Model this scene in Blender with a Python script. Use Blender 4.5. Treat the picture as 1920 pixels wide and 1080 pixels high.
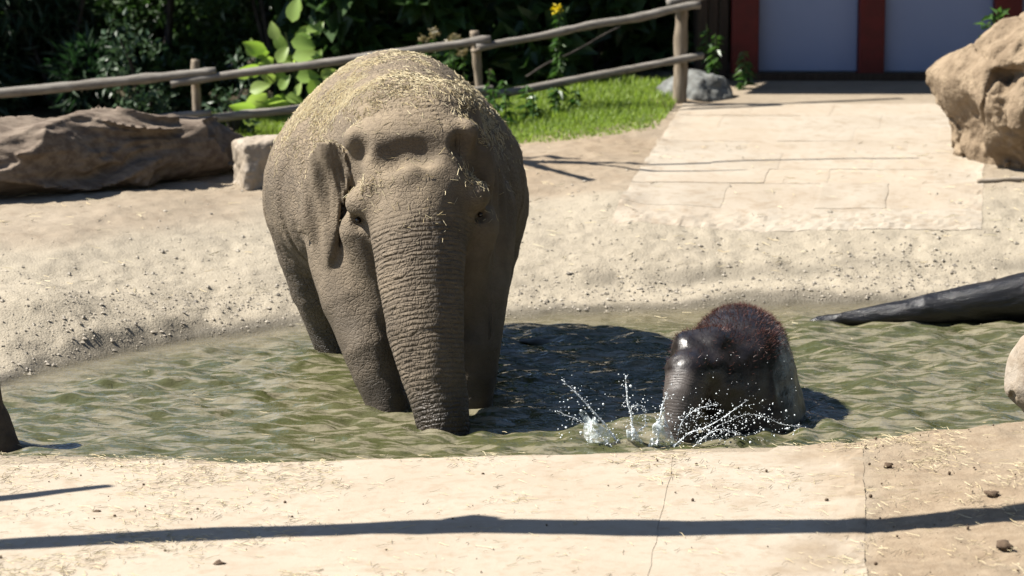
import bpy, math, random
import numpy as np
from mathutils import Vector, Matrix
R = math.radians
rng = np.random.default_rng(7)
random.seed(7)
for o in list(bpy.data.objects): bpy.data.objects.remove(o)
S = bpy.context.scene
COL = S.collection

# ------------------------------------------------------------------ camera, sky, sun, exposure
CAM_H = 3.67
PITCH = R(10.3)
FPX = 5926.0                       # focal length in pixels of a 1920 px wide picture
cam = bpy.data.cameras.new('camera'); camo = bpy.data.objects.new('camera', cam); COL.objects.link(camo)
camo.location = (0, 0, CAM_H); camo.rotation_euler = (math.pi/2 - PITCH, 0, 0)
cam.sensor_width = 36; cam.lens = 36*FPX/1920; cam.clip_end = 2000; cam.clip_start = .1
cam.dof.use_dof = True; cam.dof.focus_distance = 16.3; cam.dof.aperture_fstop = 2.8
S.camera = camo
SUN_EL, SUN_BEHIND = 51, 1        # elevation; degrees the sun stands behind pure camera-left
az = math.atan2(-math.cos(R(SUN_BEHIND)), math.sin(R(SUN_BEHIND)))
W = bpy.data.worlds.new('World'); S.world = W; W.use_nodes = True
nt = W.node_tree; nt.nodes.clear()
sky = nt.nodes.new('ShaderNodeTexSky'); sky.sky_type = 'NISHITA'; sky.sun_disc = False
sky.sun_elevation = R(SUN_EL); sky.sun_rotation = az; sky.air_density = .8; sky.dust_density = .3
bg = nt.nodes.new('ShaderNodeBackground'); bg.inputs[1].default_value = .065
wo = nt.nodes.new('ShaderNodeOutputWorld')
nt.links.new(sky.outputs[0], bg.inputs[0]); nt.links.new(bg.outputs[0], wo.inputs[0])
sl = bpy.data.lights.new('sun', 'SUN'); sl.energy = 5.0; sl.angle = R(.53); sl.color = (1, .95, .87)
so = bpy.data.objects.new('sun', sl); COL.objects.link(so)
SUNV = Vector((-math.cos(R(SUN_EL))*math.cos(R(SUN_BEHIND)), math.cos(R(SUN_EL))*math.sin(R(SUN_BEHIND)), math.sin(R(SUN_EL))))
so.rotation_euler = SUNV.to_track_quat('Z', 'Y').to_euler(); so.location = (-6, 12, 20)
S.render.engine = 'CYCLES'
S.view_settings.view_transform = 'Standard'; S.view_settings.look = 'None'
S.view_settings.gamma = 1; S.view_settings.exposure = 1.5
S.render.resolution_x = 1024; S.render.resolution_y = 576

# ------------------------------------------------------------------ photo point -> place in the world
FWD = np.array([0, math.cos(PITCH), -math.sin(PITCH)]); UPV = np.array([0, math.sin(PITCH), math.cos(PITCH)])
def ray(px, py): return FWD + np.array([(px-960)/FPX, 0, 0]) + UPV*((540-py)/FPX)
def P(px, py, y):                  # the point of that line of sight at distance y
    d = ray(px, py); return np.array([0, 0, CAM_H]) + d*(y/d[1])
P0 = P
def G(px, py, z=0.):               # the point of that line of sight at height z
    d = ray(px, py); return np.array([0, 0, CAM_H]) + d*((z-CAM_H)/d[2])

# ------------------------------------------------------------------ numpy noise
def _h(ix, iy, iz):
    with np.errstate(over='ignore'):
        n = (ix.astype(np.int64)*374761393 + iy.astype(np.int64)*668265263 + iz.astype(np.int64)*2147483647) & 0xffffffff
        n = ((n ^ (n >> 13))*1274126177) & 0xffffffff
        n = n ^ (n >> 16)
    return (n & 0xffff).astype(np.float32)/65535.
def vn(x, y, z=0.):
    x = np.asarray(x, dtype=np.float64); y = np.asarray(y, dtype=np.float64)+0*x; z = np.asarray(z, dtype=np.float64)+0*x
    ix, iy, iz = np.floor(x), np.floor(y), np.floor(z)
    fx, fy, fz = x-ix, y-iy, z-iz
    fx, fy, fz = [f*f*(3-2*f) for f in (fx, fy, fz)]
    ix, iy, iz = [i.astype(np.int64) for i in (ix, iy, iz)]
    r = 0
    for a in (0, 1):
        for b in (0, 1):
            for c in (0, 1):
                r = r + _h(ix+a, iy+b, iz+c)*(fx if a else 1-fx)*(fy if b else 1-fy)*(fz if c else 1-fz)
    return r*2-1
def fbm(x, y, z=0., o=4, g=.5):
    r, a, f = 0, 1, 1
    for i in range(o):
        r = r + a*vn(np.asarray(x)*f+i*17.3, np.asarray(y)*f+i*5.1, np.asarray(z)*f+i*9.7); a *= g; f *= 2.03
    return r
def sstep(a, b, x):
    t = np.clip((x-a)/(b-a), 0, 1); return t*t*(3-2*t)

# ------------------------------------------------------------------ mesh and object helpers
def mk(name, v, f, mat, parent=None, smooth=True, attrs=None, cols=None):
    v = np.asarray(v, dtype=np.float32).reshape(-1, 3)
    if isinstance(f, np.ndarray): groups = [f]
    else:
        by = {}
        for q in f: by.setdefault(len(q), []).append(q)
        groups = [np.array(g) for g in by.values()]
    me = bpy.data.meshes.new(name)
    nl = sum(g.size for g in groups); nf = sum(len(g) for g in groups)
    me.vertices.add(len(v)); me.vertices.foreach_set('co', v.ravel())
    me.loops.add(nl); me.polygons.add(nf)
    me.loops.foreach_set('vertex_index', np.concatenate([g.ravel() for g in groups]).astype(np.int32))
    st = []; s = 0
    for g in groups:
        st.append(s + np.arange(len(g))*g.shape[1]); s += g.size
    me.polygons.foreach_set('loop_start', np.concatenate(st).astype(np.int32))
    me.polygons.foreach_set('use_smooth', np.full(nf, smooth, dtype=bool))
    me.update(calc_edges=True); me.validate()
    for k, a in (attrs or {}).items():
        at = me.attributes.new(k, 'FLOAT', 'POINT'); at.data.foreach_set('value', np.asarray(a, dtype=np.float32))
    if mat: me.materials.append(mat)
    o = bpy.data.objects.new(name, me); COL.objects.link(o)
    if parent is not None:
        o.parent = parent; o.matrix_parent_inverse = Matrix.Translation(-parent.location)
    return o
def tag(o, label=None, cat=None, group=None, kind=None):
    if label: o['label'] = label
    if cat: o['category'] = cat
    if group: o['group'] = group
    if kind: o['kind'] = kind
    return o
def thing(name, label, cat, loc, group=None):
    o = bpy.data.objects.new(name, None); COL.objects.link(o); o.location = tuple(loc); o.empty_display_size = .1
    return tag(o, label, cat, group)
class MB:
    def __init__(s): s.v = []; s.f = []; s.n = 0; s.a = []
    def add(s, v, f, a=0.):
        v = np.asarray(v, dtype=np.float64).reshape(-1, 3); f = np.asarray(f)
        s.v.append(v); s.f.append(f+s.n); s.n += len(v); s.a.append(np.full(len(v), a, dtype=np.float32))
    def build(s, name, mat, parent=None, smooth=False):
        fs = {}
        for f in s.f: fs.setdefault(f.shape[1], []).append(f)
        groups = [np.concatenate(x) for x in fs.values()]
        if len(groups) == 1: f = groups[0]
        else: f = [tuple(q) for g in groups for q in g]
        return mk(name, np.concatenate(s.v), f, mat, parent, smooth, {'rnd': np.concatenate(s.a)})
def box(x0, x1, y0, y1, z0, z1, b=.0):
    v = np.array([[x, y, z] for x in (x0, x1) for y in (y0, y1) for z in (z0, z1)])
    f = np.array([[0, 1, 3, 2], [4, 6, 7, 5], [0, 4, 5, 1], [2, 3, 7, 6], [0, 2, 6, 4], [1, 5, 7, 3]])
    return v, f
def tube(pts, rad, ns=14, rough=0., seed=0, freq=6., cap=True, flat=1.):
    pts = np.asarray(pts, dtype=float); rad = np.asarray(rad, dtype=float)
    n = len(pts); T = np.gradient(pts, axis=0); T /= np.linalg.norm(T, axis=1)[:, None]
    up = np.array([0, 0, 1.]) if abs(T[0][2]) < .9 else np.array([1., 0, 0])
    V = []
    for i in range(n):
        a = np.cross(T[i], up); a /= np.linalg.norm(a); b = np.cross(a, T[i])
        th = np.arange(ns)/ns*2*math.pi
        ring = pts[i] + rad[i]*(np.cos(th)[:, None]*a + flat*np.sin(th)[:, None]*b)
        if rough:
            nn = fbm(ring[:, 0]*freq+seed, ring[:, 1]*freq, ring[:, 2]*freq, 3)
            ring = pts[i] + (ring-pts[i])*(1+rough*nn)[:, None]
        V.append(ring)
    V = np.concatenate(V)
    F = []
    for i in range(n-1):
        for j in range(ns):
            F.append((i*ns+j, i*ns+(j+1) % ns, (i+1)*ns+(j+1) % ns, (i+1)*ns+j))
    F = np.array(F)
    if cap:
        V = np.vstack([V, pts[0]-T[0]*rad[0]*.12, pts[-1]+T[-1]*rad[-1]*.12]); c0, c1 = n*ns, n*ns+1
        Q = [(c0, (j+1) % ns, j, c0) for j in range(ns)] + [(c1, (n-1)*ns+j, (n-1)*ns+(j+1) % ns, c1) for j in range(ns)]
        L = [tuple(q) for q in F] + [q[:3] for q in Q]
        return V, L
    return V, F
def lerp_path(pts, n, wob=0., seed=0):
    pts = np.asarray(pts, dtype=float); s = np.linspace(0, len(pts)-1, n); i = np.clip(s.astype(int), 0, len(pts)-2); t = (s-i)[:, None]
    p0 = pts[np.clip(i-1, 0, len(pts)-1)]; p1 = pts[i]; p2 = pts[i+1]; p3 = pts[np.clip(i+2, 0, len(pts)-1)]
    q = .5*((2*p1) + (p2-p0)*t + (2*p0-5*p1+4*p2-p3)*t*t + (3*p1-p0-3*p2+p3)*t**3)
    if wob:
        q = q + wob*np.stack([vn(s*1.7+seed, k*9.1, seed*1.3) for k in range(3)], 1)
    return q

# ------------------------------------------------------------------ material helpers
AL = .61
class NT:
    def __init__(s, name):
        s.m = bpy.data.materials.new(name); s.m.use_nodes = True; s.t = s.m.node_tree; s.t.nodes.clear()
        s.out = s.n('ShaderNodeOutputMaterial'); s.b = s.n('ShaderNodeBsdfPrincipled'); s.l(s.b.outputs[0], s.out.inputs[0])
        s.gp = None
    def n(s, t, **k):
        q = s.t.nodes.new(t)
        for a, b in k.items(): setattr(q, a, b)
        return q
    def l(s, a, b): s.t.links.new(a, b)
    def set(s, i, v):
        if hasattr(v, 'links') or hasattr(v, 'is_output'): s.l(v, i)
        else: i.default_value = v
    def pos(s):
        if not s.gp: s.gp = s.n('ShaderNodeNewGeometry')
        return s.gp.outputs['Position']
    def attr(s, name):
        a = s.n('ShaderNodeAttribute'); a.attribute_name = name; return a.outputs['Fac']
    def mapping(s, vec, scale):
        m = s.n('ShaderNodeMapping'); s.l(vec, m.inputs[0]); m.inputs['Scale'].default_value = scale; return m.outputs[0]
    def noise(s, scale, det=4, rough=.55, vec=None, dist=0.):
        q = s.n('ShaderNodeTexNoise'); s.l(vec or s.pos(), q.inputs['Vector']); q.inputs['Scale'].default_value = scale
        q.inputs['Detail'].default_value = det; q.inputs['Roughness'].default_value = rough; q.inputs['Distortion'].default_value = dist
        return q.outputs[0]
    def vor(s, scale, feat='DISTANCE_TO_EDGE', vec=None, rnd=1.):
        q = s.n('ShaderNodeTexVoronoi', feature=feat); s.l(vec or s.pos(), q.inputs['Vector']); q.inputs['Scale'].default_value = scale
        q.inputs['Randomness'].default_value = rnd; return q.outputs['Distance']
    def math(s, op, a, b=0., c=None, clamp=False):
        q = s.n('ShaderNodeMath', operation=op); q.use_clamp = clamp; s.set(q.inputs[0], a); s.set(q.inputs[1], b)
        if c is not None: s.set(q.inputs[2], c)
        return q.outputs[0]
    def rng(s, v, a, b, c=0., d=1.):
        q = s.n('ShaderNodeMapRange'); q.interpolation_type = 'SMOOTHSTEP'; s.l(v, q.inputs[0])
        for i, x in zip((1, 2, 3, 4), (a, b, c, d)): q.inputs[i].default_value = x
        return q.outputs[0]
    def mix(s, f, a, b):
        q = s.n('ShaderNodeMix', data_type='RGBA'); s.set(q.inputs[0], f)
        for i, v in ((6, a), (7, b)):
            if isinstance(v, tuple): q.inputs[i].default_value = (v[0]*AL, v[1]*AL, v[2]*AL, 1)
            else: s.l(v, q.inputs[i])
        return q.outputs[2]
    def comb(s, x, y, z=0.):
        q = s.n('ShaderNodeCombineXYZ'); s.set(q.inputs[0], x); s.set(q.inputs[1], y); s.set(q.inputs[2], z); return q.outputs[0]
    def sep(s, v):
        q = s.n('ShaderNodeSeparateXYZ'); s.l(v, q.inputs[0]); return q.outputs
    def bump(s, h, dist, strength=1., nrm=None):
        q = s.n('ShaderNodeBump'); s.l(h, q.inputs['Height']); q.inputs['Distance'].default_value = dist; q.inputs['Strength'].default_value = strength
        if nrm: s.l(nrm, q.inputs['Normal'])
        return q.outputs[0]
    def fin(s, col, rough=.8, nrm=None, spec=.3):
        if isinstance(col, tuple): s.b.inputs['Base Color'].default_value = (*col, 1)
        else: s.l(col, s.b.inputs['Base Color'])
        s.set(s.b.inputs['Roughness'], rough); s.b.inputs['Specular IOR Level'].default_value = spec
        if nrm: s.l(nrm, s.b.inputs['Normal'])
        return s.m

def mat_ground():
    k = NT('ground_sand')
    n1 = k.noise(.9, 5); n2 = k.noise(9, 5, .65); n3 = k.noise(60, 4, .7); n4 = k.noise(3.1, 6, .6)
    sand = k.mix(k.rng(n1, .35, .65), (.375, .312, .232), (.32, .26, .187))
    sand = k.mix(k.math('MULTIPLY', k.rng(n2, .5, .72), .55), sand, (.225, .168, .113))
    grav = k.mix(k.rng(n3, .35, .65), (.43, .375, .285), (.37, .318, .235))
    grav = k.mix(k.math('MULTIPLY', k.rng(n4, .5, .7), .5), grav, (.29, .25, .19))
    c = k.mix(k.attr('gravel'), sand, grav)
    dirt = k.mix(k.rng(n2, .3, .7), (.36, .28, .19), (.27, .20, .13))
    c = k.mix(k.attr('dirt'), c, dirt)
    soil = k.mix(k.rng(n4, .35, .65), (.035, .04, .016), (.07, .05, .028))
    c = k.mix(k.attr('soil'), c, soil)
    wet = k.attr('wet')
    c = k.mix(wet, c, k.mix(k.rng(n3, .3, .7), (.14, .12, .085), (.21, .185, .14)))
    v = k.vor(75, 'F1')
    h = k.math('ADD', k.math('MULTIPLY', n3, .6), k.math('MULTIPLY', n2, 1.2))
    h = k.math('ADD', h, k.math('MULTIPLY', v, k.math('MULTIPLY', k.attr('gravel'), -.3)))
    ro = k.math('SUBTRACT', .92, k.math('MULTIPLY', wet, .45))
    return k.fin(c, ro, k.bump(h, .012, .8), .25)
def mat_slab():
    k = NT('pale_concrete')
    n1 = k.noise(1.7, 5); n2 = k.noise(14, 6, .65); n3 = k.noise(110, 3, .7)
    c = k.mix(k.rng(n1, .35, .68), (.47, .415, .335), (.42, .36, .28))
    c = k.mix(k.math('MULTIPLY', k.rng(n2, .48, .72), .6), c, (.32, .245, .165))
    c = k.mix(k.math('MULTIPLY', k.rng(k.noise(4, 6, .7, None, .5), .5, .66), .5), c, (.30, .225, .15))
    c = k.mix(k.math('MULTIPLY', k.attr('rnd'), .35), c, (.50, .40, .29))
    c = k.mix(k.math('MULTIPLY', k.attr('dirt'), .85), c, k.mix(k.rng(n2, .3, .7), (.36, .28, .19), (.27, .20, .13)))
    h = k.math('ADD', k.math('MULTIPLY', n3, .3), n2)
    return k.fin(c, .9, k.bump(h, .006, .6), .2)
def mat_simple(name, a, b, sc, rough=.8, bump=.004, spec=.3, stretch=None, rnd=None):
    k = NT(name)
    vec = k.mapping(k.pos(), stretch) if stretch else None
    n1 = k.noise(sc, 5, .6, vec); n2 = k.noise(sc*6, 4, .6, vec)
    c = k.mix(k.rng(n1, .35, .65), a, b)
    if rnd: c = k.mix(k.math('MULTIPLY', k.attr('rnd'), 1.), c, rnd)
    return k.fin(c, rough, k.bump(k.math('ADD', n1, k.math('MULTIPLY', n2, .5)), bump, .8), spec)
def mat_leaf(name, a, b, trans=.35, rough=.4, spec=.4):
    k = NT(name)
    c = k.mix(k.attr('rnd'), a, b)
    k.fin(c, rough, None, spec)
    tr = k.n('ShaderNodeBsdfTranslucent')
    hs = k.n('ShaderNodeHueSaturation'); hs.inputs['Saturation'].default_value = 1.15; hs.inputs['Value'].default_value = 1.5; k.l(c, hs.inputs['Color'])
    k.l(hs.outputs[0], tr.inputs[0])
    mx = k.n('ShaderNodeMixShader'); mx.inputs[0].default_value = trans
    k.l(k.b.outputs[0], mx.inputs[1]); k.l(tr.outputs[0], mx.inputs[2]); k.l(mx.outputs[0], k.out.inputs[0])
    return k.m
def mat_skin():
    k = NT('elephant_skin')
    tt, ta, tw = k.attr('trunk_t'), k.attr('trunk_a'), k.attr('trunk_w'); wet = k.attr('wet'); dust = k.attr('dust'); wr = k.attr('wrinkle')
    pos = k.pos()
    # net of cracked skin
    warp = k.n('ShaderNodeVectorMath', operation='MULTIPLY_ADD')
    nz = k.n('ShaderNodeTexNoise'); k.l(pos, nz.inputs['Vector']); nz.inputs['Scale'].default_value = 14; nz.inputs['Detail'].default_value = 3
    k.l(nz.outputs['Color'], warp.inputs[0]); warp.inputs[1].default_value = (.05, .05, .05); k.l(pos, warp.inputs[2])
    wv = warp.outputs[0]
    v1 = k.rng(k.vor(26, vec=k.mapping(wv, (1, 1, 1.7))), 0, .16)
    v2 = k.rng(k.vor(62, vec=wv), 0, .2)
    n2 = k.noise(9, 5); n3 = k.noise(45, 5, .65)
    crack = k.math('ADD', k.math('MULTIPLY', v1, .55), k.math('MULTIPLY', v2, .25))
    h = k.math('ADD', k.math('MULTIPLY', crack, wr), k.math('MULTIPLY', n3, .35))
    # rings and lengthwise creases of the trunk
    tv = k.comb(k.math('MULTIPLY', ta, 1.1), k.math('MULTIPLY', tt, 6.), 0.)
    wob = k.noise(1.6, 3, .5, tv)
    ringc = k.math('ADD', k.math('MULTIPLY', tt, 245.), k.math('MULTIPLY', wob, 5.5))
    brick = k.rng(k.vor(1., vec=k.comb(k.math('MULTIPLY', ta, 2.6), k.math('ADD', k.math('MULTIPLY', tt, 36.), k.math('MULTIPLY', wob, 1.6)), 0.)), 0., .30)
    sine = k.math('POWER', k.math('ABSOLUTE', k.math('SINE', k.math('MULTIPLY', ringc, .5))), .6)
    ring = k.math('ADD', k.math('MULTIPLY', brick, .45), k.math('MULTIPLY', sine, .55))
    lv = k.comb(k.math('MULTIPLY', ta, 9.), k.math('MULTIPLY', tt, 22.), 0.)
    lng = k.rng(k.vor(1.1, vec=lv), 0, .18)
    th = k.math('ADD', k.math('MULTIPLY', ring, 1.0), k.math('MULTIPLY', lng, .35))
    h = k.math('ADD', k.math('MULTIPLY', h, k.math('SUBTRACT', 1., k.math('MULTIPLY', tw, .6))), k.math('MULTIPLY', th, tw))
    base = k.mix(k.rng(n2, .3, .7), (.170, .134, .093), (.230, .182, .128))
    base = k.mix(dust, base, k.mix(k.rng(n3, .3, .7), (.33, .258, .17), (.255, .197, .132)))
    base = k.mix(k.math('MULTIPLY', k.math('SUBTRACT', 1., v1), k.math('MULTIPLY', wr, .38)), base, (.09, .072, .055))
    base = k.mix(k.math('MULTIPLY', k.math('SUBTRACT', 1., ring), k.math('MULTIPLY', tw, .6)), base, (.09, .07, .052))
    pn = k.noise(2.4, 4, .6); base = k.mix(k.math('MULTIPLY', k.rng(pn, .48, .66), .45), base, (.10, .079, .058)); base = k.mix(k.math('MULTIPLY', k.rng(pn, .46, .30), .35), base, (.27, .21, .14))
    base = k.mix(wet, base, (.052, .043, .034))
    ro = k.math('SUBTRACT', .86, k.math('MULTIPLY', wet, .5))
    return k.fin(base, ro, k.bump(h, .011, .9), .25)
def mat_calf():
    k = NT('wet_calf_skin')
    n1 = k.noise(12, 5); n2 = k.noise(70, 4, .6)
    c = k.mix(k.rng(n1, .35, .65), (.013, .010, .009), (.022, .016, .014))
    tt, tw = k.attr('trunk_t'), k.attr('trunk_w')
    ring = k.math('ABSOLUTE', k.math('SINE', k.math('ADD', k.math('MULTIPLY', tt, 210.), k.math('MULTIPLY', k.noise(9, 2), 9.))))
    c = k.mix(k.math('MULTIPLY', tw, .8), c, (.085, .068, .058))
    h = k.math('ADD', k.math('MULTIPLY', n2, .5), k.math('MULTIPLY', k.math('MULTIPLY', ring, tw), .22))
    ro = k.math('ADD', k.rng(n1, .3, .7, .28, .46), k.math('MULTIPLY', tw, .22))
    return k.fin(c, ro, k.bump(h, .005, .8), .5)
def mat_water():
    k = NT('murky_water')
    n1 = k.noise(.8, 4); n2 = k.noise(2.5, 4, .6, k.mapping(k.pos(), (1, 2.2, 1)))
    c = k.mix(k.rng(n1, .3, .7), (.078, .084, .034), (.10, .10, .046))
    c = k.mix(k.math('MULTIPLY', k.rng(n2, .45, .7), .5), c, (.055, .066, .017))
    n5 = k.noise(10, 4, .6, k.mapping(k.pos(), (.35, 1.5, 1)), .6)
    c = k.mix(k.math('MULTIPLY', k.rng(n5, .46, .58), .8), c, (.27, .24, .165))  # tan streaks painted into the colour, standing in for bright ripple reflections
    c = k.mix(k.rng(k.attr('depth'), .1, .42, .85, 0.), c, (.21, .18, .115))
    b1 = k.noise(16, 3, .5, k.mapping(k.pos(), (.6, 1.3, 1))); b2 = k.noise(42, 2, .5)
    h = k.math('ADD', b1, k.math('MULTIPLY', b2, .25))
    m = k.fin(c, .02, k.bump(h, .018, .9), .5)
    k.b.inputs['IOR'].default_value = 1.33
    k.l(k.rng(k.attr('depth'), 0., .16, .12, 1.), k.b.inputs['Alpha'])
    return m
def mat_spray():
    k = NT('water_spray'); k.fin((.86, .9, .92), .12, None, .6)
    k.b.inputs['IOR'].default_value = 1.33; k.b.inputs['Transmission Weight'].default_value = .35
    return k.m
M = {}
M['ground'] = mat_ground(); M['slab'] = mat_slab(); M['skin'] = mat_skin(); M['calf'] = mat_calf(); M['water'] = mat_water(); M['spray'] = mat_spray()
M['straw'] = mat_simple('dry_straw', (.62, .50, .28), (.42, .31, .15), 30, .7, .001, .3, None, (.66, .58, .38))
M['pebble'] = mat_simple('pebble', (.46, .41, .33), (.38, .33, .26), 20, .75, .002, .3, None, (.17, .15, .125))
M['clod'] = mat_simple('dark_clod', (.10, .065, .04), (.16, .11, .07), 40, .95, .006)
M['rail'] = mat_simple('weathered_pole', (.29, .265, .23), (.19, .168, .14), 5, .75, .006, .3, (1, 6, 6))
M['post'] = mat_simple('fence_post', (.33, .27, .20), (.21, .165, .115), 6, .8, .006, .3, (6, 6, 1))
M['drift'] = mat_simple('driftwood', (.26, .205, .155), (.15, .112, .084), 7, .85, .012, .2, (1, 2.5, 2.5))
M['wetlog'] = mat_simple('wet_black_log', (.010, .010, .011), (.022, .020, .019), 9, .25, .010, .5, (1, 4, 4))
M['boulder'] = mat_simple('sandstone', (.35, .265, .175), (.23, .168, .108), 5, .9, .045, .2)
M['paleboulder'] = mat_simple('pale_boulder', (.42, .36, .29), (.32, .255, .185), 8, .9, .015, .2)
M['block'] = mat_simple('pale_stone', (.44, .375, .30), (.35, .29, .22), 7, .9, .01, .2)
M['stump'] = mat_simple('brown_stump', (.13, .095, .066), (.075, .055, .04), 9, .8, .012, .3)
M['greyrock'] = mat_simple('grey_rock', (.25, .26, .25), (.14, .14, .13), 9, .9, .01, .2)
M['red'] = mat_simple('dark_red_paint', (.15, .012, .010), (.11, .010, .008), 6, .6, .002)
M['panel'] = mat_simple('blue_grey_panel', (.31, .37, .56), (.28, .34, .52), 1.2, .55, .001)
M['siding'] = mat_simple('brown_siding', (.075, .05, .035), (.05, .034, .024), 4, .85, .004, .2, (8, 8, 1))
M['roof'] = mat_simple('roof_shingle', (.06, .055, .05), (.04, .037, .034), 6, .9, .01)
M['bark'] = mat_simple('bark', (.085, .072, .062), (.045, .037, .031), 8, .95, .03, .2, (3, 3, 1))
M['beam'] = mat_simple('round_timber', (.26, .2, .14), (.17, .13, .09), 6, .85, .008)
M['stem'] = mat_simple('green_stem', (.07, .10, .03), (.05, .07, .025), 20, .7, .001)
M['petal'] = mat_leaf('yellow_petal', (.75, .58, .03), (.8, .66, .06), .3)
M['leaf_dark'] = mat_leaf('dark_leaf', (.038, .08, .022), (.07, .13, .04), .32)
M['leaf_mid'] = mat_leaf('glossy_leaf', (.04, .08, .04), (.08, .13, .06), .2, .45, .35)
M['leaf_big'] = mat_leaf('broad_bright_leaf', (.30, .46, .10), (.44, .58, .17), .5)
M['leaf_feather'] = mat_leaf('feathery_leaf', (.02, .05, .018), (.03, .065, .025), .3, .5)
M['weed'] = mat_leaf('weed_leaf', (.06, .14, .035), (.10, .19, .05), .35)
M['grass'] = mat_leaf('grass_blade', (.23, .35, .06), (.34, .44, .11), .45, .5)
M['deadhead'] = mat_leaf('seed_head', (.35, .30, .17), (.25, .2, .1), .3)
M['hair'] = mat_simple('brown_hair', (.15, .052, .038), (.085, .033, .025), 20, .5, .0005)
M['eye'] = mat_simple('dark_eye', (.01, .008, .006), (.02, .012, .008), 60, .08, .0001, .6)

# ------------------------------------------------------------------ the ground: banks, pond floor, yard
FAR = [G(px, py, 0) for px, py in ((-700, 800), (-200, 745), (0, 712), (140, 676), (330, 634), (560, 602), (950, 586), (1200, 576), (1500, 562), (1920, 560), (2500, 565))]
NEARPX = ((-600, 845, .06), (0, 848, .06), (250, 854, .08), (500, 862, .1), (900, 851, .13), (1250, 840, .15), (1500, 829, .16), (1750, 808, .2), (1920, 792, .23), (2400, 760, .25))
NEAR = [G(px, py, z) for px, py, z in NEARPX]
fx, fy = np.array([p[0] for p in FAR]), np.array([p[1] for p in FAR])
nx, ny, nzb = np.array([p[0] for p in NEAR]), np.array([p[1] for p in NEAR]), np.array([q[2] for q in NEARPX])
def far_y(x): return np.interp(x, fx, fy) + .05*vn(x*2.3, 3.) + .025*vn(x*7, 9.)
def near_y(x): return np.interp(x, nx, ny) + .025*vn(x*3.1, 5.) + .02*vn(x*9, 2.)
# the slab ways, as centre line and half width
def way_far(y): return 1.92 + .155*(y-21.1)
def gz(x, y, fine=True):
    x = np.asarray(x, dtype=float); y = np.asarray(y, dtype=float)
    fyv, nyv = far_y(x), near_y(x); t = y-fyv
    zb = np.interp(x, nx, nzb)
    R_ = sstep(-.4, 1.0, x)
    beach = np.interp(t, [0, .25, .5, .8, 1.5, 2.3, 4, 7, 20, 60, 500], [0, .03, .045, .13, .25, .37, .44, .52, .8, 1.5, 6])
    beachL = np.interp(t, [0, .3, .8, 1.4, 2.2, 3.2, 5, 7, 20, 60, 500], [0, .05, .15, .22, .33, .41, .44, .46, .7, 1.4, 6])
    b = beach*R_ + beachL*(1-R_)
    b = b - .28*sstep(.4, -1.8, x)*sstep(22.8, 24.2, y)*sstep(60, 35, y)
    mound = .12*np.exp(-(((x+2.75)/.55)**2+((y-18.35)/.45)**2)) + .05*np.exp(-(((x+2.1)/.4)**2+((y-18.75)/.3)**2))
    b = b + mound*sstep(0, .25, t)
    floor = np.maximum(-.5, np.where(t < 0, .45*t, 0))
    front = zb + .02*sstep(nyv, nyv-1.5, y) + .05*sstep(1.7, 2.6, x)*np.exp(-((y-14.2)/.8)**2)
    w = sstep(nyv-.03, nyv+.10, y)
    z = np.where(t > 0, b, floor)
    z = front*(1-w) + z*w
    if fine:
        onfar = sstep(1.27, 1.05, np.abs(x-way_far(y)))*sstep(21.2, 21.75, y)
        onnear = sstep(1.34, 1.1, x-.25-.1*(y-14))*(y < nyv)
        q = 1-np.maximum(onfar, onnear)
        lo = fbm(x*1.3, y*1.3, 0, 3)*.02 + fbm(x*6, y*6, 3, 3)*.010 + fbm(x*22, y*22, 7, 2)*.004
        gv = sstep(0, .2, t)*sstep(2.6, 1.2, t)
        lo = lo + gv*(np.abs(fbm(x*9, y*9, 11, 3))*.013 - .005)
        z = z + lo*q*(1-sstep(0, -.15, t)*w*.7) - .006*(1-q)
    return z
def axis(lo, hi, step, far):
    c = np.arange(lo, hi+step/2, step); e = []
    s = step
    q = hi
    while q < far: s *= 1.35; q += s; e.append(q)
    a = []; s = step; q = lo
    while q > -far: s *= 1.35; q -= s; a.append(q)
    return np.concatenate([a[::-1], c, e])
gxs = axis(-4.2, 4.6, .026, 600); gys = axis(12.2, 28.2, .026, 600)
X, Y = np.meshgrid(gxs, gys, indexing='ij'); xf, yf = X.ravel(), Y.ravel()
Z = gz(xf, yf)
nxg, nyg = len(gxs), len(gys)
idx = np.arange(nxg*nyg).reshape(nxg, nyg)
F = np.stack([idx[:-1, :-1], idx[1:, :-1], idx[1:, 1:], idx[:-1, 1:]], -1).reshape(-1, 4)
tt = yf-far_y(xf); nn = fbm(xf*1.1, yf*1.1, 5, 3)
gravel = sstep(2.9, 1.9, tt+.35*nn)*sstep(-.3, 0, tt)
dirt = np.clip(sstep(1.50, 1.72, xf-.05*(yf-14)+.10*nn)*sstep(16.5, 15.9, yf)*(.75+.4*nn), 0, 1)
dirt = np.maximum(dirt, .8*sstep(.95, .55, xf-(way_far(yf)-1.6)*1.0+.2*nn)*sstep(21.3, 22, yf)*sstep(2.2, 2.6, tt)*(.6+.5*nn).clip(0, 1))
soil = sstep(24.3, 25.2, yf+.3*nn+.0*xf)*sstep(1.1, .5, xf-.18*(yf-24.3))
soil = np.maximum(soil, sstep(28.2, 29.5, yf)*1.)
wet = sstep(.22, .0, tt+.12*fbm(xf*2, yf*2, 1, 2))*sstep(-1, -.5, tt)
wet = np.maximum(wet, .9*sstep(.5, .0, np.abs(tt-.68-.1*nn)*2.6)*sstep(-.2, .6, xf)*(.5+.8*fbm(xf*3, yf*3, 8, 3)).clip(0, 1))
ground = mk('ground', np.stack([xf, yf, Z], 1), F, M['ground'], None, True, {'gravel': gravel, 'dirt': dirt, 'soil': soil, 'wet': wet})
tag(ground, 'sandy enclosure ground sloping down to the pond', 'ground', None, 'structure')
import time; print(time.perf_counter(), 'ground', len(Z))

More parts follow.
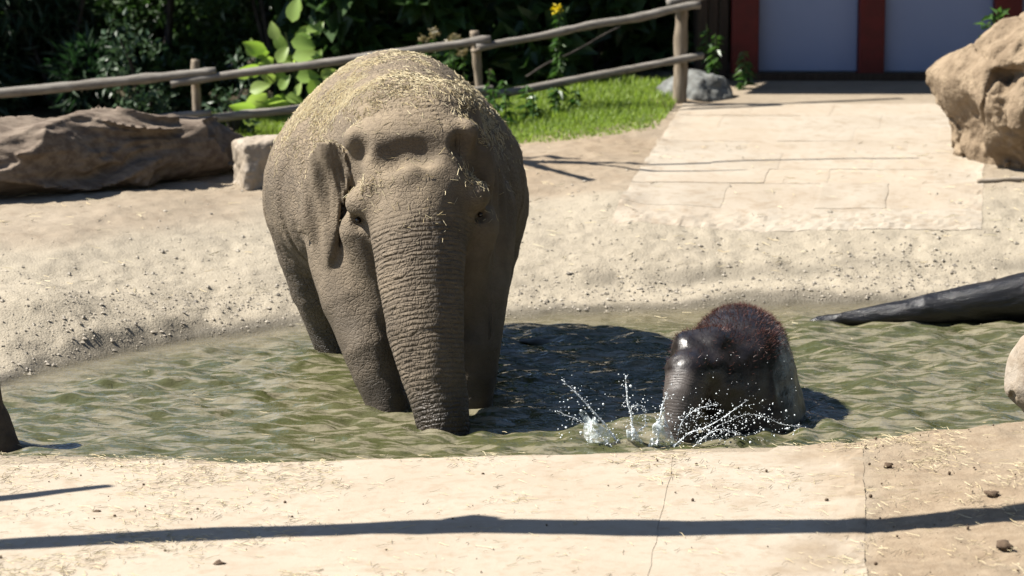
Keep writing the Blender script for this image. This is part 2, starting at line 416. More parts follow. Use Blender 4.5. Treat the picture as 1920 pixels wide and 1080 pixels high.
# ------------------------------------------------------------------ water
wx = np.arange(-4.6, 5.4, .022); wy = np.arange(14.6, 20.4, .016)
X, Y = np.meshgrid(wx, wy, indexing='ij'); xf, yf = X.ravel(), Y.ravel()
zz = np.zeros_like(xf)
for i in range(34):
    lam = .06*1.055**i if i < 29 else rng.uniform(.35, .7); th = rng.normal(math.pi/2+.25, .62); ph = rng.uniform(0, 6.28)
    k_ = 2*math.pi/lam; amp = .017*lam*rng.uniform(.6, 1.2)
    zz += amp*np.sin(k_*(xf*math.cos(th)+yf*math.sin(th)) + ph + 1.6*vn(xf*.9+i*3, yf*.9, i))*(.55+.6*vn(xf*.7, yf*.7+i*7, i*2.))
for (cx_, cy_), am, lam in (((1.02, 15.95), .013, .22), ((-.36, 16.0), .006, .16), ((-.62, 16.63), .005, .15), ((-1.0, 18.2), .004, .15)):
    r = np.hypot(xf-cx_, yf-cy_); zz += am*np.sin(2*math.pi*r/lam+vn(xf*3, yf*3)*1.2)*np.exp(-r/(.95 if am > .01 else .5))
zg = zz.reshape(len(wx), len(wy)); zz *= .235/np.gradient(zg, .016, axis=1).std()
calm = sstep(.0, .9, far_y(xf)-yf)
zz *= .25+.75*calm
dep = -gz(xf, yf, False)
idx = np.arange(len(xf)).reshape(len(wx), len(wy))
F = np.stack([idx[:-1, :-1], idx[1:, :-1], idx[1:, 1:], idx[:-1, 1:]], -1).reshape(-1, 4)
keep = (dep[F].max(1) > -.06); F = F[keep]
used = np.unique(F); remap = np.full(len(xf), -1); remap[used] = np.arange(len(used))
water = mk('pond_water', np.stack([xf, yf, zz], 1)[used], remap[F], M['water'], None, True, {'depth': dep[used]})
tag(water, 'murky olive green pond water with ripples', 'water', None, 'structure')

# ------------------------------------------------------------------ slab ways
def slab(x0, x1, y0, y1, skew, parent, lift=.004, ns=22, crack=0.):
    n = ns+1; u = np.linspace(0, 1, n)
    U, Vv = np.meshgrid(u, u, indexing='ij'); U = U.ravel(); Vv = Vv.ravel()
    yy = y0+(y1-y0)*Vv; xx = (x0(yy)*(1-U)+x1(yy)*U)
    e = (np.minimum(np.minimum(U, 1-U), np.minimum(Vv, 1-Vv)) < 1e-6)
    jx = .009*vn(xx*5+parent['_s'], yy*5, 3.)*e; jy = .009*vn(xx*5, yy*5+parent['_s'], 9.)*e
    xx, yy = xx+jx, yy+jy
    z = gz(xx, yy, True) + lift + random.uniform(-.003, .004) - .001*e
    top = np.stack([xx, yy, z], 1)
    ring = [i*n for i in range(n)] + [(n-1)*n+j for j in range(1, n)] + [i*n+n-1 for i in range(n-2, -1, -1)] + [j for j in range(n-2, 0, -1)]
    low = top[ring]-[0, 0, .06]
    av = np.vstack([top, low]); nd = fbm(av[:, 0]*4, av[:, 1]*4, 2, 3); dv = sstep(1.2, 1.62, av[:, 0]-.05*(av[:, 1]-14)+.22*nd)*(av[:, 1] < 17)
    id_ = np.arange(n*n).reshape(n, n)
    F = np.stack([id_[:-1, :-1], id_[1:, :-1], id_[1:, 1:], id_[:-1, 1:]], -1).reshape(-1, 4)
    m = len(ring); side = np.array([(ring[i], n*n+i, n*n+(i+1) % m, ring[(i+1) % m]) for i in range(m)])
    o = mk('slab', np.vstack([top, low]), np.vstack([F, side]), M['slab'], parent, False, {'rnd': np.full(n*n+m, random.random()), 'dirt': dv})
    return o
def way(name, label, rows, edges, loc):
    root = thing(name, label, 'path', loc); root['_s'] = random.random()*50; root['kind'] = 'structure'
    for i, (a, b) in enumerate(zip(rows[:-1], rows[1:])):
        cs = edges(i)
        for u0, u1 in zip(cs[:-1], cs[1:]):
            g = -.002
            slab((lambda yy, u=u0: cx(name, yy, u)+g), (lambda yy, u=u1: cx(name, yy, u)-g), a+g, b-g, 0, root)
    del root['_s']
    return root
def cx(name, yy, u):
    if name == 'path': return way_far(yy) + (u-.5)*2.5
    return .25 + .1*(yy-14) + (u-.5)*2.7
rows = [21.15, 21.62, 22.3, 22.85, 23.5, 24.05, 24.7, 25.35, 26.0]
def edges_far(i):
    c = [0] + sorted(((np.arange(1, 4)+(.33*(i % 3)-.3)+rng.uniform(-.15, .15, 3))/4).tolist()) + [1]; return c
way('path', 'pale flagstone path leading from the pond to the building', rows, edges_far, (1.9, 22, .4))
rowsn = [12.3, 15.03]
way('walkway', 'pale concrete slabs along the near bank', rowsn, lambda i: [-.75, .665, 1], (.2, 13.8, .15))

# ------------------------------------------------------------------ signed distance modelling
def ell(p, c, r, rot=None):
    q = p-np.asarray(c)
    if rot is not None: q = q @ rot
    r = np.asarray(r, dtype=float)
    k0 = np.sqrt(((q/r)**2).sum(1)); k1 = np.sqrt(((q/(r*r))**2).sum(1))
    return k0*(k0-1)/np.maximum(k1, 1e-6)
def cone(p, a, b, ra, rb):
    a = np.asarray(a); b = np.asarray(b); ab = b-a; t = np.clip(((p-a)@ab)/(ab@ab), 0, 1)
    return np.linalg.norm(p-a-t[:, None]*ab, axis=1)-(ra+(rb-ra)*t)
def chain(p, pts, rad):
    d = np.full(len(p), 1e3)
    for i in range(len(pts)-1): d = np.minimum(d, cone(p, pts[i], pts[i+1], rad[i], rad[i+1]))
    return d
def smin(a, b, k):
    h = np.clip(.5+.5*(b-a)/k, 0, 1); return b*(1-h)+a*h-k*h*(1-h)
def smax(a, b, k): return -smin(-a, -b, k)
def poly2(u, v, poly):
    poly = np.asarray(poly); n = len(poly); d = np.full(len(u), 1e9); s = np.ones(len(u))
    for i in range(n):
        a, b = poly[i], poly[i-1]; e = b-a; w0, w1 = u-a[0], v-a[1]
        t = np.clip((w0*e[0]+w1*e[1])/(e@e), 0, 1)
        d = np.minimum(d, (w0-e[0]*t)**2+(w1-e[1]*t)**2)
        c1 = v >= a[1]; c2 = v < b[1]; c3 = e[0]*w1 > e[1]*w0
        s = np.where((c1 & c2 & c3) | (~c1 & ~c2 & ~c3), -s, s)
    return s*np.sqrt(d)
def mesh_sdf(f, lo, hi, h, margin=.03):
    lo = np.asarray(lo, dtype=float); hi = np.asarray(hi, dtype=float); B = 8
    nb = np.ceil((hi-lo)/h/B).astype(int); N = nb*B
    Fv = np.full(N, 1., dtype=np.float32)
    bi = np.stack(np.meshgrid(*[np.arange(k) for k in nb], indexing='ij'), -1).reshape(-1, 3)
    c = lo+(bi*B+(B-1)/2)*h; dc = f(c); act = np.abs(dc) < B*h*.87+margin
    for b, d in zip(bi[~act], dc[~act]):
        if d < 0: Fv[b[0]*B:(b[0]+1)*B, b[1]*B:(b[1]+1)*B, b[2]*B:(b[2]+1)*B] = -1.
    off = np.stack(np.meshgrid(*[np.arange(B)]*3, indexing='ij'), -1).reshape(-1, 3)
    ba = bi[act]
    for s in range(0, len(ba), 700):
        bb = ba[s:s+700]; g = (bb[:, None]*B+off[None]).reshape(-1, 3)
        Fv[g[:, 0], g[:, 1], g[:, 2]] = f(lo+g*h)
    ins = Fv < 0
    cnt = np.zeros(N-1, dtype=np.int8)
    cor = [(i, j, k) for i in (0, 1) for j in (0, 1) for k in (0, 1)]
    for i, j, k in cor: cnt += ins[i:N[0]-1+i, j:N[1]-1+j, k:N[2]-1+k]
    cells = np.argwhere((cnt > 0) & (cnt < 8))
    vals = np.stack([Fv[cells[:, 0]+i, cells[:, 1]+j, cells[:, 2]+k] for i, j, k in cor], 1)
    acc = np.zeros((len(cells), 3)); num = np.zeros(len(cells)); ca = np.array(cor, dtype=float)
    for a in range(8):
        for b in range(a+1, 8):
            if np.abs(ca[a]-ca[b]).sum() == 1:
                m = (vals[:, a] < 0) != (vals[:, b] < 0); t = vals[m, a]/(vals[m, a]-vals[m, b])
                acc[m] += ca[a]+(ca[b]-ca[a])*t[:, None]; num[m] += 1
    V = lo+(cells+acc/num[:, None])*h
    I = np.full(N-1, -1, dtype=np.int32); I[cells[:, 0], cells[:, 1], cells[:, 2]] = np.arange(len(cells))
    Q = []
    for ax in range(3):
        o1, o2 = [(1, 2), (2, 0), (0, 1)][ax]
        s0 = [slice(1, -1)]*3; s0[ax] = slice(0, -1); s1 = [slice(1, -1)]*3; s1[ax] = slice(1, None)
        A, Bq = ins[tuple(s0)], ins[tuple(s1)]; e = np.argwhere(A != Bq); fl = A[e[:, 0], e[:, 1], e[:, 2]]
        base = e+1; base[:, ax] -= 1
        def at(da, db):
            q = base.copy(); q[:, o1] += da; q[:, o2] += db; q = np.minimum(q, np.array(N)-2); return I[q[:, 0], q[:, 1], q[:, 2]]
        q = np.stack([at(-1, -1), at(0, -1), at(0, 0), at(-1, 0)], 1); q[~fl] = q[~fl][:, ::-1]; Q.append(q)
    Q = np.concatenate(Q); Q = Q[(Q >= 0).all(1)]
    lab = np.arange(len(V))                        # keep only the largest connected piece
    for _ in range(60):
        new = lab.copy(); m = lab[Q].min(1)
        for j in range(4): np.minimum.at(new, Q[:, j], m)
        new = new[new]; new = new[new]
        if (new == lab).all(): break
        lab = new
    ids, cn = np.unique(lab, return_counts=True); good = lab == ids[cn.argmax()]
    rm = np.cumsum(good)-1; return V[good], rm[Q[good[Q[:, 0]]]]
def normals(f, V, h=.006):
    g = np.stack([f(V+np.eye(3)[i]*h)-f(V-np.eye(3)[i]*h) for i in range(3)], 1); return g/np.maximum(np.linalg.norm(g, axis=1), 1e-9)[:, None]
def hit(f, px, py, y0=14.5, y1=20.):   # where that line of sight meets the solid
    ys = np.linspace(y0, y1, 1100); d = ray(px, py); pts = np.array([0, 0, CAM_H])+d*(ys/d[1])[:, None]
    v = f(pts); k = np.argmax(v < 0)
    return pts[k] if (v < 0).any() else None

# ------------------------------------------------------------------ the grown elephant
TP = np.array([P(783, 372, 16.58), P(785, 440, 16.47), P(789, 520, 16.36), P(798, 610, 16.26), P(812, 700, 16.18), P(829, 780, 16.12), P(840, 850, 16.09), P(846, 905, 16.10)])
TR = np.array([.255, .25, .228, .200, .168, .142, .122, .105])
TL = np.concatenate([[0], np.cumsum(np.linalg.norm(np.diff(TP, axis=0), axis=1))])
TAX = (TP[6]-TP[0])/np.linalg.norm(TP[6]-TP[0]); TS = (TP-TP[0])@TAX
def trunk_param(p):
    best = np.full(len(p), 1e9); T = np.zeros(len(p)); A = np.zeros(len(p)); D = np.zeros(len(p))
    for i in range(len(TP)-1):
        ab = TP[i+1]-TP[i]; t = np.clip(((p-TP[i])@ab)/(ab@ab), 0, 1); q = p-TP[i]-t[:, None]*ab
        d = np.linalg.norm(q, axis=1)-(TR[i]+(TR[i+1]-TR[i])*t); m = d < best
        best = np.where(m, d, best); T = np.where(m, TL[i]+t*(TL[i+1]-TL[i]), T)
        A = np.where(m, np.arctan2(q[:, 0], -q[:, 1]), A)
    T = np.interp((p-TP[0])@TAX, TS, TL)
    return best, T, A
def body_sdf(p):
    d = ell(p, P(742, 345, 17.90), (.75, 1.02, .61))
    d = smin(d, cone(p, P(748, 240, 17.1), P(742, 212, 17.8), .24, .29), .42)
    d = smin(d, ell(p, P(742, 335, 18.40), (.60, .60, .58)), .2)
    d = smin(d, ell(p, P(770, 330, 17.12), (.42, .42, .46)), .2)
    return d
def limb(p, pts, rad, n=7):
    q = lerp_path(np.column_stack([pts, rad]), n); lo_ = (q[:, :3]-q[:, 3:]).min(0)-.2; hi_ = (q[:, :3]+q[:, 3:]).max(0)+.2
    m = ((p > lo_) & (p < hi_)).all(1); d = np.full(len(p), .2); d[m] = chain(p[m], q[:, :3], q[:, 3]); return d
def legs_sdf(p):
    fl = limb(p, [P(640, 400, 17.15), P(655, 520, 16.92), P(692, 650, 16.72), P(736, 790, 16.63), P(744, 900, 16.63)], [.23, .195, .150, .118, .145])
    fr = limb(p, [P(895, 400, 17.15), P(893, 520, 16.94), P(887, 650, 16.76), P(880, 790, 16.70), P(880, 900, 16.70)], [.23, .195, .150, .118, .145])
    hl = limb(p, [P(592, 400, 18.05), P(603, 500, 18.1), P(622, 600, 18.2), P(638, 690, 18.2), P(640, 770, 18.2)], [.28, .235, .155, .115, .13])
    hr = limb(p, [P(895, 400, 18.05), P(890, 500, 18.1), P(882, 600, 18.2), P(872, 690, 18.2), P(872, 770, 18.2)], [.28, .24, .16, .12, .13])
    return fl, fr, hl, hr
HO = .11
def head_sdf(p, tr=None):
    P = lambda a, b, y: P0(a, b, y+HO)
    d = ell(p, P(776, 280, 16.80), (.37, .36, .30))
    d = smin(d, ell(p, P(722, 222, 16.86), (.20, .22, .175)), .12)
    d = smin(d, ell(p, P(828, 212, 16.86), (.20, .22, .175)), .12)
    d = smin(d, cone(p, P(778, 300, 16.66), P(784, 400, 16.50), .285, .25), .16)
    d = smin(d, cone(p, P(668, 262, 16.56), P(872, 250, 16.54), .075, .075), .07)
    d = smin(d, cone(p, P(703, 262, 16.50), P(700, 352, 16.40), .045, .05), .06)
    d = smin(d, cone(p, P(836, 258, 16.50), P(850, 342, 16.40), .045, .05), .06)
    d = smin(d, ell(p, P(682, 380, 16.47), (.10, .11, .085)), .07)
    d = smin(d, ell(p, P(884, 366, 16.47), (.10, .11, .085)), .07)
    d = smin(d, cone(p, P(683, 430, 16.62), P(718, 565, 16.62), .135, .095), .10)
    d = smin(d, cone(p, P(888, 430, 16.62), P(868, 565, 16.62), .135, .095), .10)
    t = trunk_param(p) if tr is None else tr
    d = smin(d, t[0], .09)
    return d
# ears: flaps hanging back from the head
EARPX = [(606, 262), (590, 288), (573, 340), (563, 395), (565, 436), (580, 442), (597, 470), (612, 497), (623, 500), (630, 478), (634, 430), (642, 380), (652, 330), (648, 285), (628, 262)]
class Ear:
    def __init__(s, inner, outer, px):
        u = outer-inner; u[2] = 0; s.o = inner; s.u = u/np.linalg.norm(u); s.n = np.cross(s.u, [0, 0, 1.]); o = np.array([0, 0, CAM_H]); s.p = []
        for a, b in px:
            d = ray(a, b); q = o+d*(((s.o-o)@s.n)/(d@s.n))-s.o; s.p.append((q@s.u, q[2]))
        s.p = np.array(s.p)
    def __call__(s, p):
        w = p-s.o; u = w@s.u; v = w[:, 2]; n = w@s.n
        out = np.full(len(p), 1.); m = (np.abs(n) < .3) & (u > -.3) & (u < .7) & (np.abs(v) < .7); out[~m] = .3
        u, v, n = u[m], v[m], n[m]
        n = n - .012*np.sin(u*20+v*7) - .006*np.sin(v*13+1.) + .008*np.sin(u*52-v*13) - .02*sstep(.06, .0, u) + .25*np.maximum(v-.02, 0)**2
        dp = poly2(u, v, s.p); th = .008+.012*sstep(0., -.08, dp)
        out[m] = np.sqrt(np.maximum(dp+.012, 0)**2+np.maximum(np.abs(n)-th, 0)**2) + np.minimum(np.maximum(dp+.012, np.abs(n)-th), 0)-.010
        return out
EAR_A = Ear(P(640, 370, 16.74), P(563, 370, 16.96), EARPX)
EAR_B = Ear(P(906, 370, 16.78), P(940, 370, 17.06), [(906+(640-a)*.45, b) for a, b in EARPX])
EI = EAR_A.o
feat = {}
def eleph(p, detail=True):
    tr = trunk_param(p) if detail else None
    if detail:
        b, T, A = tr
        near = np.abs(b) < .06; T_, A_ = T[near], A[near]
        fold = np.abs(np.sin((T_*52)+1.8*vn(A_*1.4, T_*5, 3.)))**.7
        w = sstep(.10, .35, T_)*sstep(1.5, 1.2, T_)
        b[near] += .004*w*(1-fold)*(.6+.5*vn(A_*2, T_*9, 1.)) - .002*w
        tr = (b, T, A)
    d = body_sdf(p)
    m = p[:, 1] < 17.5; hd = np.full(len(p), .3); hd[m] = head_sdf(p[m], tuple(q[m] for q in tr) if tr else None)
    d = smin(d, hd, .10)
    fl, fr, hl, hr = legs_sdf(p)
    d = smin(d, fl, .09); d = smin(d, fr, .09); d = smin(d, hl, .14); d = smin(d, hr, .14)
    d = smin(d, EAR_A(p), .03); d = smin(d, EAR_B(p), .09)
    if feat:
        for c, r, k in feat['cut']: d = smax(d, -ell(p, c, r), k)
        for c, r, k in feat['add']: d = smin(d, ell(p, c, r), k)
        if detail:
            near = np.abs(d) < .05; D0 = d; d = D0[near]
            x, y, z = p[near].T
            d = d + .007*fbm(x*5, y*5, z*5, 3)
            wn = feat['top']
            m = np.exp(-(((x-wn[0])/.34)**2+((z-wn[2])/.07)**2+((y-wn[1])/.25)**2))
            d = d + .010*m*np.abs(np.sin(z*150+2.5*vn(x*6, y*6, z*6)+x*9))
            # folds of loose skin between head and ear, and down the shoulder
            e = EI
            m2 = np.exp(-(((x-e[0]-.0)/.06)**2+((z-e[2]-.10)/.22)**2+((y-e[1]+.02)/.16)**2))
            d = d + .016*m2*np.abs(np.sin(x*120+z*14+2*vn(x*8, y*8, z*8)))
            m3 = sstep(16.7, 17.1, y)*sstep(.15, .5, z)*sstep(1.7, 1.3, z)
            d = d + .004*m3*np.abs(fbm(x*11, y*11, z*20, 2)) + .016*sstep(16.9, 17.2, y)*np.exp(-(vn(x*3, y*4.5, z*1.4+7)/.10)**2)*sstep(1.45, 1.1, z)
            D0[near] = d; d = D0
    return d
fb = lambda p: eleph(p, False)
def surf(px, py, back=0.): 
    h = hit(fb, px, py); return h + ray(px, py)*back
h1, h2, h3 = surf(764, 290), surf(672, 285), surf(866, 278)
h1a, h1b = surf(733, 292), surf(797, 288); top_ = surf(775, 208); e1, e2 = surf(670, 412), surf(900, 400); n1_ = surf(770, 334)+[0, .05, 0]
feat['cut'] = [(h1a+[.01, -.014, .008], (.085, .068, .085), .055), (h1+[0, -.014, .012], (.085, .066, .075), .06), (h1b+[-.01, -.014, .01], (.085, .068, .08), .055), (h2+[.012, -.022, .02], (.034, .027, .045), .07), (h3+[0, -.02, .02], (.05, .05, .055), .05),
               (e1+[.0, .0, -.016], (.046, .075, .050), .03), (e2+[0, .0, -.012], (.036, .04, .036), .04)]
feat['wr'] = []; feat['top'] = top_
feat['add'] = [(n1_, (.05, .05, .06), .05)]

lo = np.array([-1.6, 15.85, -.62]); hi = np.array([.32, 19.15, 1.98])
V, Q = mesh_sdf(eleph, lo, hi, .0104)
tb, T, A = trunk_param(V)
NV = normals(fb, V, .02)
tw = sstep(.06, .03, tb)*sstep(.02, .30, T)*sstep(17., 16.75, V[:, 1])
wn = fbm(V[:, 0]*3, V[:, 1]*3, V[:, 2]*3, 3)
wet_a = sstep(.30, .05, V[:, 2]+.10*wn)
wet_a = np.maximum(wet_a*.8, .45*sstep(.7, .35, V[:, 2]+.15*wn)*sstep(16.4, 16.7, V[:, 1]))
dust = np.clip(sstep(.1, .75, NV[:, 2]+.25*wn)*sstep(.8, 1.4, V[:, 2])*.9 + .35*sstep(16.95, 17.3, V[:, 1])*sstep(.5, .9, V[:, 2]), 0, 1)
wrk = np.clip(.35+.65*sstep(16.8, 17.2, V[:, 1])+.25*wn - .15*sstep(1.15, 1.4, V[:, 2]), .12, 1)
el_root = thing('elephant', 'large brown elephant standing in the pond with head lowered and straw on its back', 'elephant', (-.6, 17.3, -.5))
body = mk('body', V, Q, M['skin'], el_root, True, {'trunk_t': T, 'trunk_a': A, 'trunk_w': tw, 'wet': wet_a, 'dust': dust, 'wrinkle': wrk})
import time; print(time.perf_counter(), 'elephant', len(V))
def uvsphere(c, r, n=10, m=14):
    th = np.linspace(0, math.pi, n); ph = np.arange(m)/m*2*math.pi
    v = np.array([[math.sin(a)*math.cos(b), math.sin(a)*math.sin(b), math.cos(a)] for a in th for b in ph])*r+c
    f = np.array([(i*m+j, (i+1)*m+j, (i+1)*m+(j+1) % m, i*m+(j+1) % m) for i in range(n-1) for j in range(m)])
    return v, f
for e, dy in ((e1, .076), (e2, .044)):
    v, f = uvsphere(e+[.0, dy, -.014], .018); mk('eye', v, f, M['eye'], el_root)

# straw on the elephant
def straws(mb, pts, nrm, lmin, lmax, w, lift=.004, tilt=.25):
    n = len(pts); a = rng.normal(size=(n, 3)); a -= nrm*(a*nrm).sum(1)[:, None]; a /= np.linalg.norm(a, axis=1)[:, None]
    a += nrm*rng.normal(0, tilt, (n, 1)); a /= np.linalg.norm(a, axis=1)[:, None]
    s = np.cross(a, nrm); s /= np.linalg.norm(s, axis=1)[:, None]; L = rng.uniform(lmin, lmax, n)[:, None]*.5; ww = w*rng.uniform(.6, 1.3, (n, 1))
    up = np.cross(s, a)
    c = pts+nrm*lift; bend = up*L*rng.normal(0, .12, (n, 1))
    V = np.stack([c-a*L-s*ww, c-a*L+s*ww, c-a*L+up*ww*1.5, c+bend-s*ww, c+bend+s*ww, c+bend+up*ww*1.5, c+a*L-s*ww*.7, c+a*L+s*ww*.7, c+a*L+up*ww], 1).reshape(-1, 3)
    b = np.array([[0, 1, 4, 3], [1, 2, 5, 4], [2, 0, 3, 5], [3, 4, 7, 6], [4, 5, 8, 7], [5, 3, 6, 8]])
    F = (np.arange(n)[:, None, None]*9+b[None]).reshape(-1, 4)
    mb.v.append(V); mb.f.append(F+mb.n); mb.n += len(V); mb.a.append(np.repeat(rng.random(n), 9).astype(np.float32))
cl = fbm(V[:, 0]*5, V[:, 1]*5, V[:, 2]*5, 3)
dens = sstep(.25, .8, NV[:, 2])*sstep(1.15, 1.45, V[:, 2])*sstep(-.3, .5, cl+.1)*sstep(16.62, 16.85, V[:, 1])
for q in (surf(690, 352), surf(885, 335)):
    dens = np.maximum(dens, .55*np.exp(-(((V-q)/np.array([.10, .08, .06]))**2).sum(1)))
dens = np.maximum(dens, .03*sstep(.1, .5, NV[:, 2])*sstep(.9, 1.1, V[:, 2]))
dens *= (V[:, 1] < 18.2)
pick = rng.choice(len(V), 9000, p=dens/dens.sum()); mb = MB(); straws(mb, V[pick], NV[pick], .010, .055, .0014)
st = mb.build('straw', M['straw']); tag(st, "dry straw scattered over the big elephant's back and head", 'straw', None, 'stuff')

# ------------------------------------------------------------------ the calf
CT = np.array([P(1292, 705, 16.02), P(1284, 740, 15.96), P(1277, 790, 15.93), P(1276, 850, 15.93), P(1280, 900, 15.95)]); CR = np.array([.125, .108, .092, .08, .07])
def calf(p, detail=True):
    d = ell(p, P(1388, 690, 16.58), (.285, .50, .332))
    d = smin(d, ell(p, P(1408, 790, 16.48), (.295, .44, .32)), .12)
    hd = ell(p, P(1330, 706, 16.20), (.218, .21, .21))
    hd = smin(hd, ell(p, P(1290, 650, 16.20), (.085, .12, .085)), .07)
    hd = smin(hd, ell(p, P(1338, 642, 16.22), (.085, .12, .085)), .07)
    hd = smin(hd, cone(p, P(1275, 690, 16.06), P(1338, 688, 16.06), .050, .050), .04)
    hd = smin(hd, chain(p, CT, CR), .06)
    hd = smin(hd, cone(p, P(1370, 760, 16.16), P(1350, 870, 16.12), .14, .11), .10)
    d = smin(d, hd, .08)
    d = smin(d, chain(p, [P(1345, 800, 16.35), P(1345, 900, 16.3), P(1345, 985, 16.3)], [.12, .10, .10]), .06)
    d = smin(d, chain(p, [P(1440, 800, 16.4), P(1442, 900, 16.4), P(1442, 985, 16.4)], [.10, .095, .095]), .06)
    d = smin(d, chain(p, [P(1360, 750, 16.9), P(1360, 860, 16.95), P(1360, 930, 16.95)], [.15, .11, .10]), .06)
    d = smin(d, chain(p, [P(1455, 750, 16.9), P(1455, 860, 16.95), P(1455, 930, 16.95)], [.15, .11, .10]), .06)
    ear = ell(p, P(1425, 735, 16.22), (.025, .12, .15), CRT); ear2 = ell(p, P(1262, 735, 16.30), (.02, .10, .12), CRT2)
    d = smin(d, ear, .03); d = smin(d, ear2, .03)
    if detail: d = d + .006*fbm(p[:, 0]*9, p[:, 1]*9, p[:, 2]*9, 3)
    return d
CRT = np.array(Matrix.Rotation(R(35), 3, 'Z')); CRT2 = np.array(Matrix.Rotation(R(-35), 3, 'Z'))
clo = P(1375, 730, 16.4); lo = [clo[0]-.5, 15.72, -.56]; hi = [clo[0]+.55, 17.3, .78]
V2, Q2 = mesh_sdf(calf, lo, hi, .0085)
NV2 = normals(lambda p: calf(p, False), V2, .012)
ctl = np.full(len(V2), 1e9); ctt = np.zeros(len(V2)); s0 = 0
for i in range(4):
    ab = CT[i+1]-CT[i]; t = np.clip(((V2-CT[i])@ab)/(ab@ab), 0, 1); dd = np.linalg.norm(V2-CT[i]-t[:, None]*ab, axis=1)-(CR[i]+(CR[i+1]-CR[i])*t)
    m = dd < ctl; ctl = np.where(m, dd, ctl); ctt = np.where(m, s0+t*np.linalg.norm(ab), ctt); s0 += np.linalg.norm(ab)
ctw = sstep(.03, .01, ctl)*sstep(.0, .06, ctt)
ca_root = thing('elephant_calf', 'small wet dark elephant calf with hairy head splashing in the pond', 'elephant', (clo[0], 16.4, -.5))
mk('body', V2, Q2, M['calf'], ca_root, True, {'trunk_t': ctt, 'trunk_w': ctw})
def hairs(pts, nrm, lmin, lmax, w):
    n = len(pts); d = nrm+rng.normal(0, .35, (n, 3)); d /= np.linalg.norm(d, axis=1)[:, None]; L = rng.uniform(lmin, lmax, (n, 1))
    s = np.cross(d, rng.normal(size=(n, 3))); s /= np.linalg.norm(s, axis=1)[:, None]; bend = rng.normal(0, .25, (n, 3))*L
    t = np.cross(d, s)
    V = np.stack([pts-s*w, pts+s*w, pts+t*w*1.6, pts+d*L*.55-s*w*.7, pts+d*L*.55+s*w*.7, pts+d*L*.55+t*w, pts+d*L+bend*.5], 1).reshape(-1, 3)
    b3 = np.array([[3, 4, 6], [4, 5, 6], [5, 3, 6], [0, 1, 4], [0, 4, 3], [1, 2, 5], [1, 5, 4], [2, 0, 3], [2, 3, 5]])
    return V, (np.arange(n)[:, None, None]*7+b3[None]).reshape(-1, 3)
dens = sstep(.0, .7, NV2[:, 2])*sstep(.25, .5, V2[:, 2])*(.08+.75*sstep(16.12, 16.25, V2[:, 1]))+.03*(V2[:, 2] > .15)
pk = rng.choice(len(V2), 5000, p=dens/dens.sum()); v, f = hairs(V2[pk], NV2[pk], .008, .032, .0008)
hr_ = mk('hair', v, f, M['hair'], ca_root, False, {'rnd': np.zeros(len(v))}); hr_['kind'] = 'stuff'
import time; print(time.perf_counter(), 'calf', len(V2))

# ------------------------------------------------------------------ the splash
sp = thing('water_splash', "white spray of water thrown up in front of the calf's trunk", 'splash', P(1200, 836, 15.72))
def drops(pts, rad):
    g = (1+5**.5)/2; iv = np.array([(-1, g, 0), (1, g, 0), (-1, -g, 0), (1, -g, 0), (0, -1, g), (0, 1, g), (0, -1, -g), (0, 1, -g), (g, 0, -1), (g, 0, 1), (-g, 0, -1), (-g, 0, 1)])/math.sqrt(1+g*g)
    fi = np.array([(0, 11, 5), (0, 5, 1), (0, 1, 7), (0, 7, 10), (0, 10, 11), (1, 5, 9), (5, 11, 4), (11, 10, 2), (10, 7, 6), (7, 1, 8), (3, 9, 4), (3, 4, 2), (3, 2, 6), (3, 6, 8), (3, 8, 9), (4, 9, 5), (2, 4, 11), (6, 2, 10), (8, 6, 7), (9, 8, 1)])
    n = len(pts); sc = rng.uniform(.75, 1.3, (n, 1, 3))
    V = (pts[:, None]+iv[None]*rad[:, None, None]*sc).reshape(-1, 3); return V, (np.arange(n)[:, None, None]*12+fi[None]).reshape(-1, 3)
JETS = [([(1165, 838), (1135, 798), (1098, 756), (1052, 712)], 15.74, .011, .003), ([(1150, 838), (1120, 812), (1080, 785), (1045, 772)], 15.70, .007, .002),
        ([(1186, 838), (1184, 790), (1176, 745), (1172, 704)], 15.76, .011, .004), ([(1190, 812), (1208, 798), (1211, 775), (1202, 762), (1186, 762)], 15.76, .006, .004),
        ([(1232, 838), (1234, 800), (1240, 765), (1252, 735)], 15.74, .012, .003), ([(1262, 838), (1290, 815), (1335, 795), (1400, 752)], 15.72, .008, .003),
        ([(1300, 838), (1330, 812), (1360, 806), (1385, 816)], 15.70, .007, .003), ([(1270, 815), (1282, 785), (1310, 766), (1345, 760)], 15.74, .006, .003),
        ([(1345, 800), (1400, 775), (1450, 790), (1500, 800)], 15.74, .003, .002)]
pts = []; rad = []
for q, y, r0, r1 in JETS:
    c = lerp_path([P(a, b, y) for a, b in q], 26, .006, r0*999); rr = np.linspace(r0, r1, 26)*(.12+.75*np.abs(vn(np.arange(26)*.8, r0*900)))
    v, f = tube(c, rr, 8, .3, 3, 40.); mk('jet', v, f, M['spray'], sp, True)
    for k in range(95):
        i = rng.integers(1, 26); pts.append(c[i]+rng.normal(0, .003+.014*rng.random()**3, 3)); rad.append(rng.uniform(.25, .75)*(r0+(r1-r0)*i/26)*.85)
    for k in range(30):
        i = rng.integers(4, 26); pts.append(c[i]+rng.normal(0, .03, 3)); rad.append(rng.uniform(.0012, .0035))
for k in range(400):
    pts.append(P(rng.triangular(1250, 1330, 1505), rng.triangular(735, 815, 835), rng.uniform(15.6, 15.78))); rad.append(rng.gamma(1.9, .00125))
for k in range(110):
    pts.append(P(rng.uniform(1040, 1260), rng.triangular(690, 820, 835), rng.uniform(15.62, 15.82))); rad.append(rng.gamma(2., .0012))
for k in range(40):
    pts.append(P(rng.uniform(1260, 1500), rng.uniform(655, 760), 15.72)); rad.append(rng.uniform(.001, .0025))
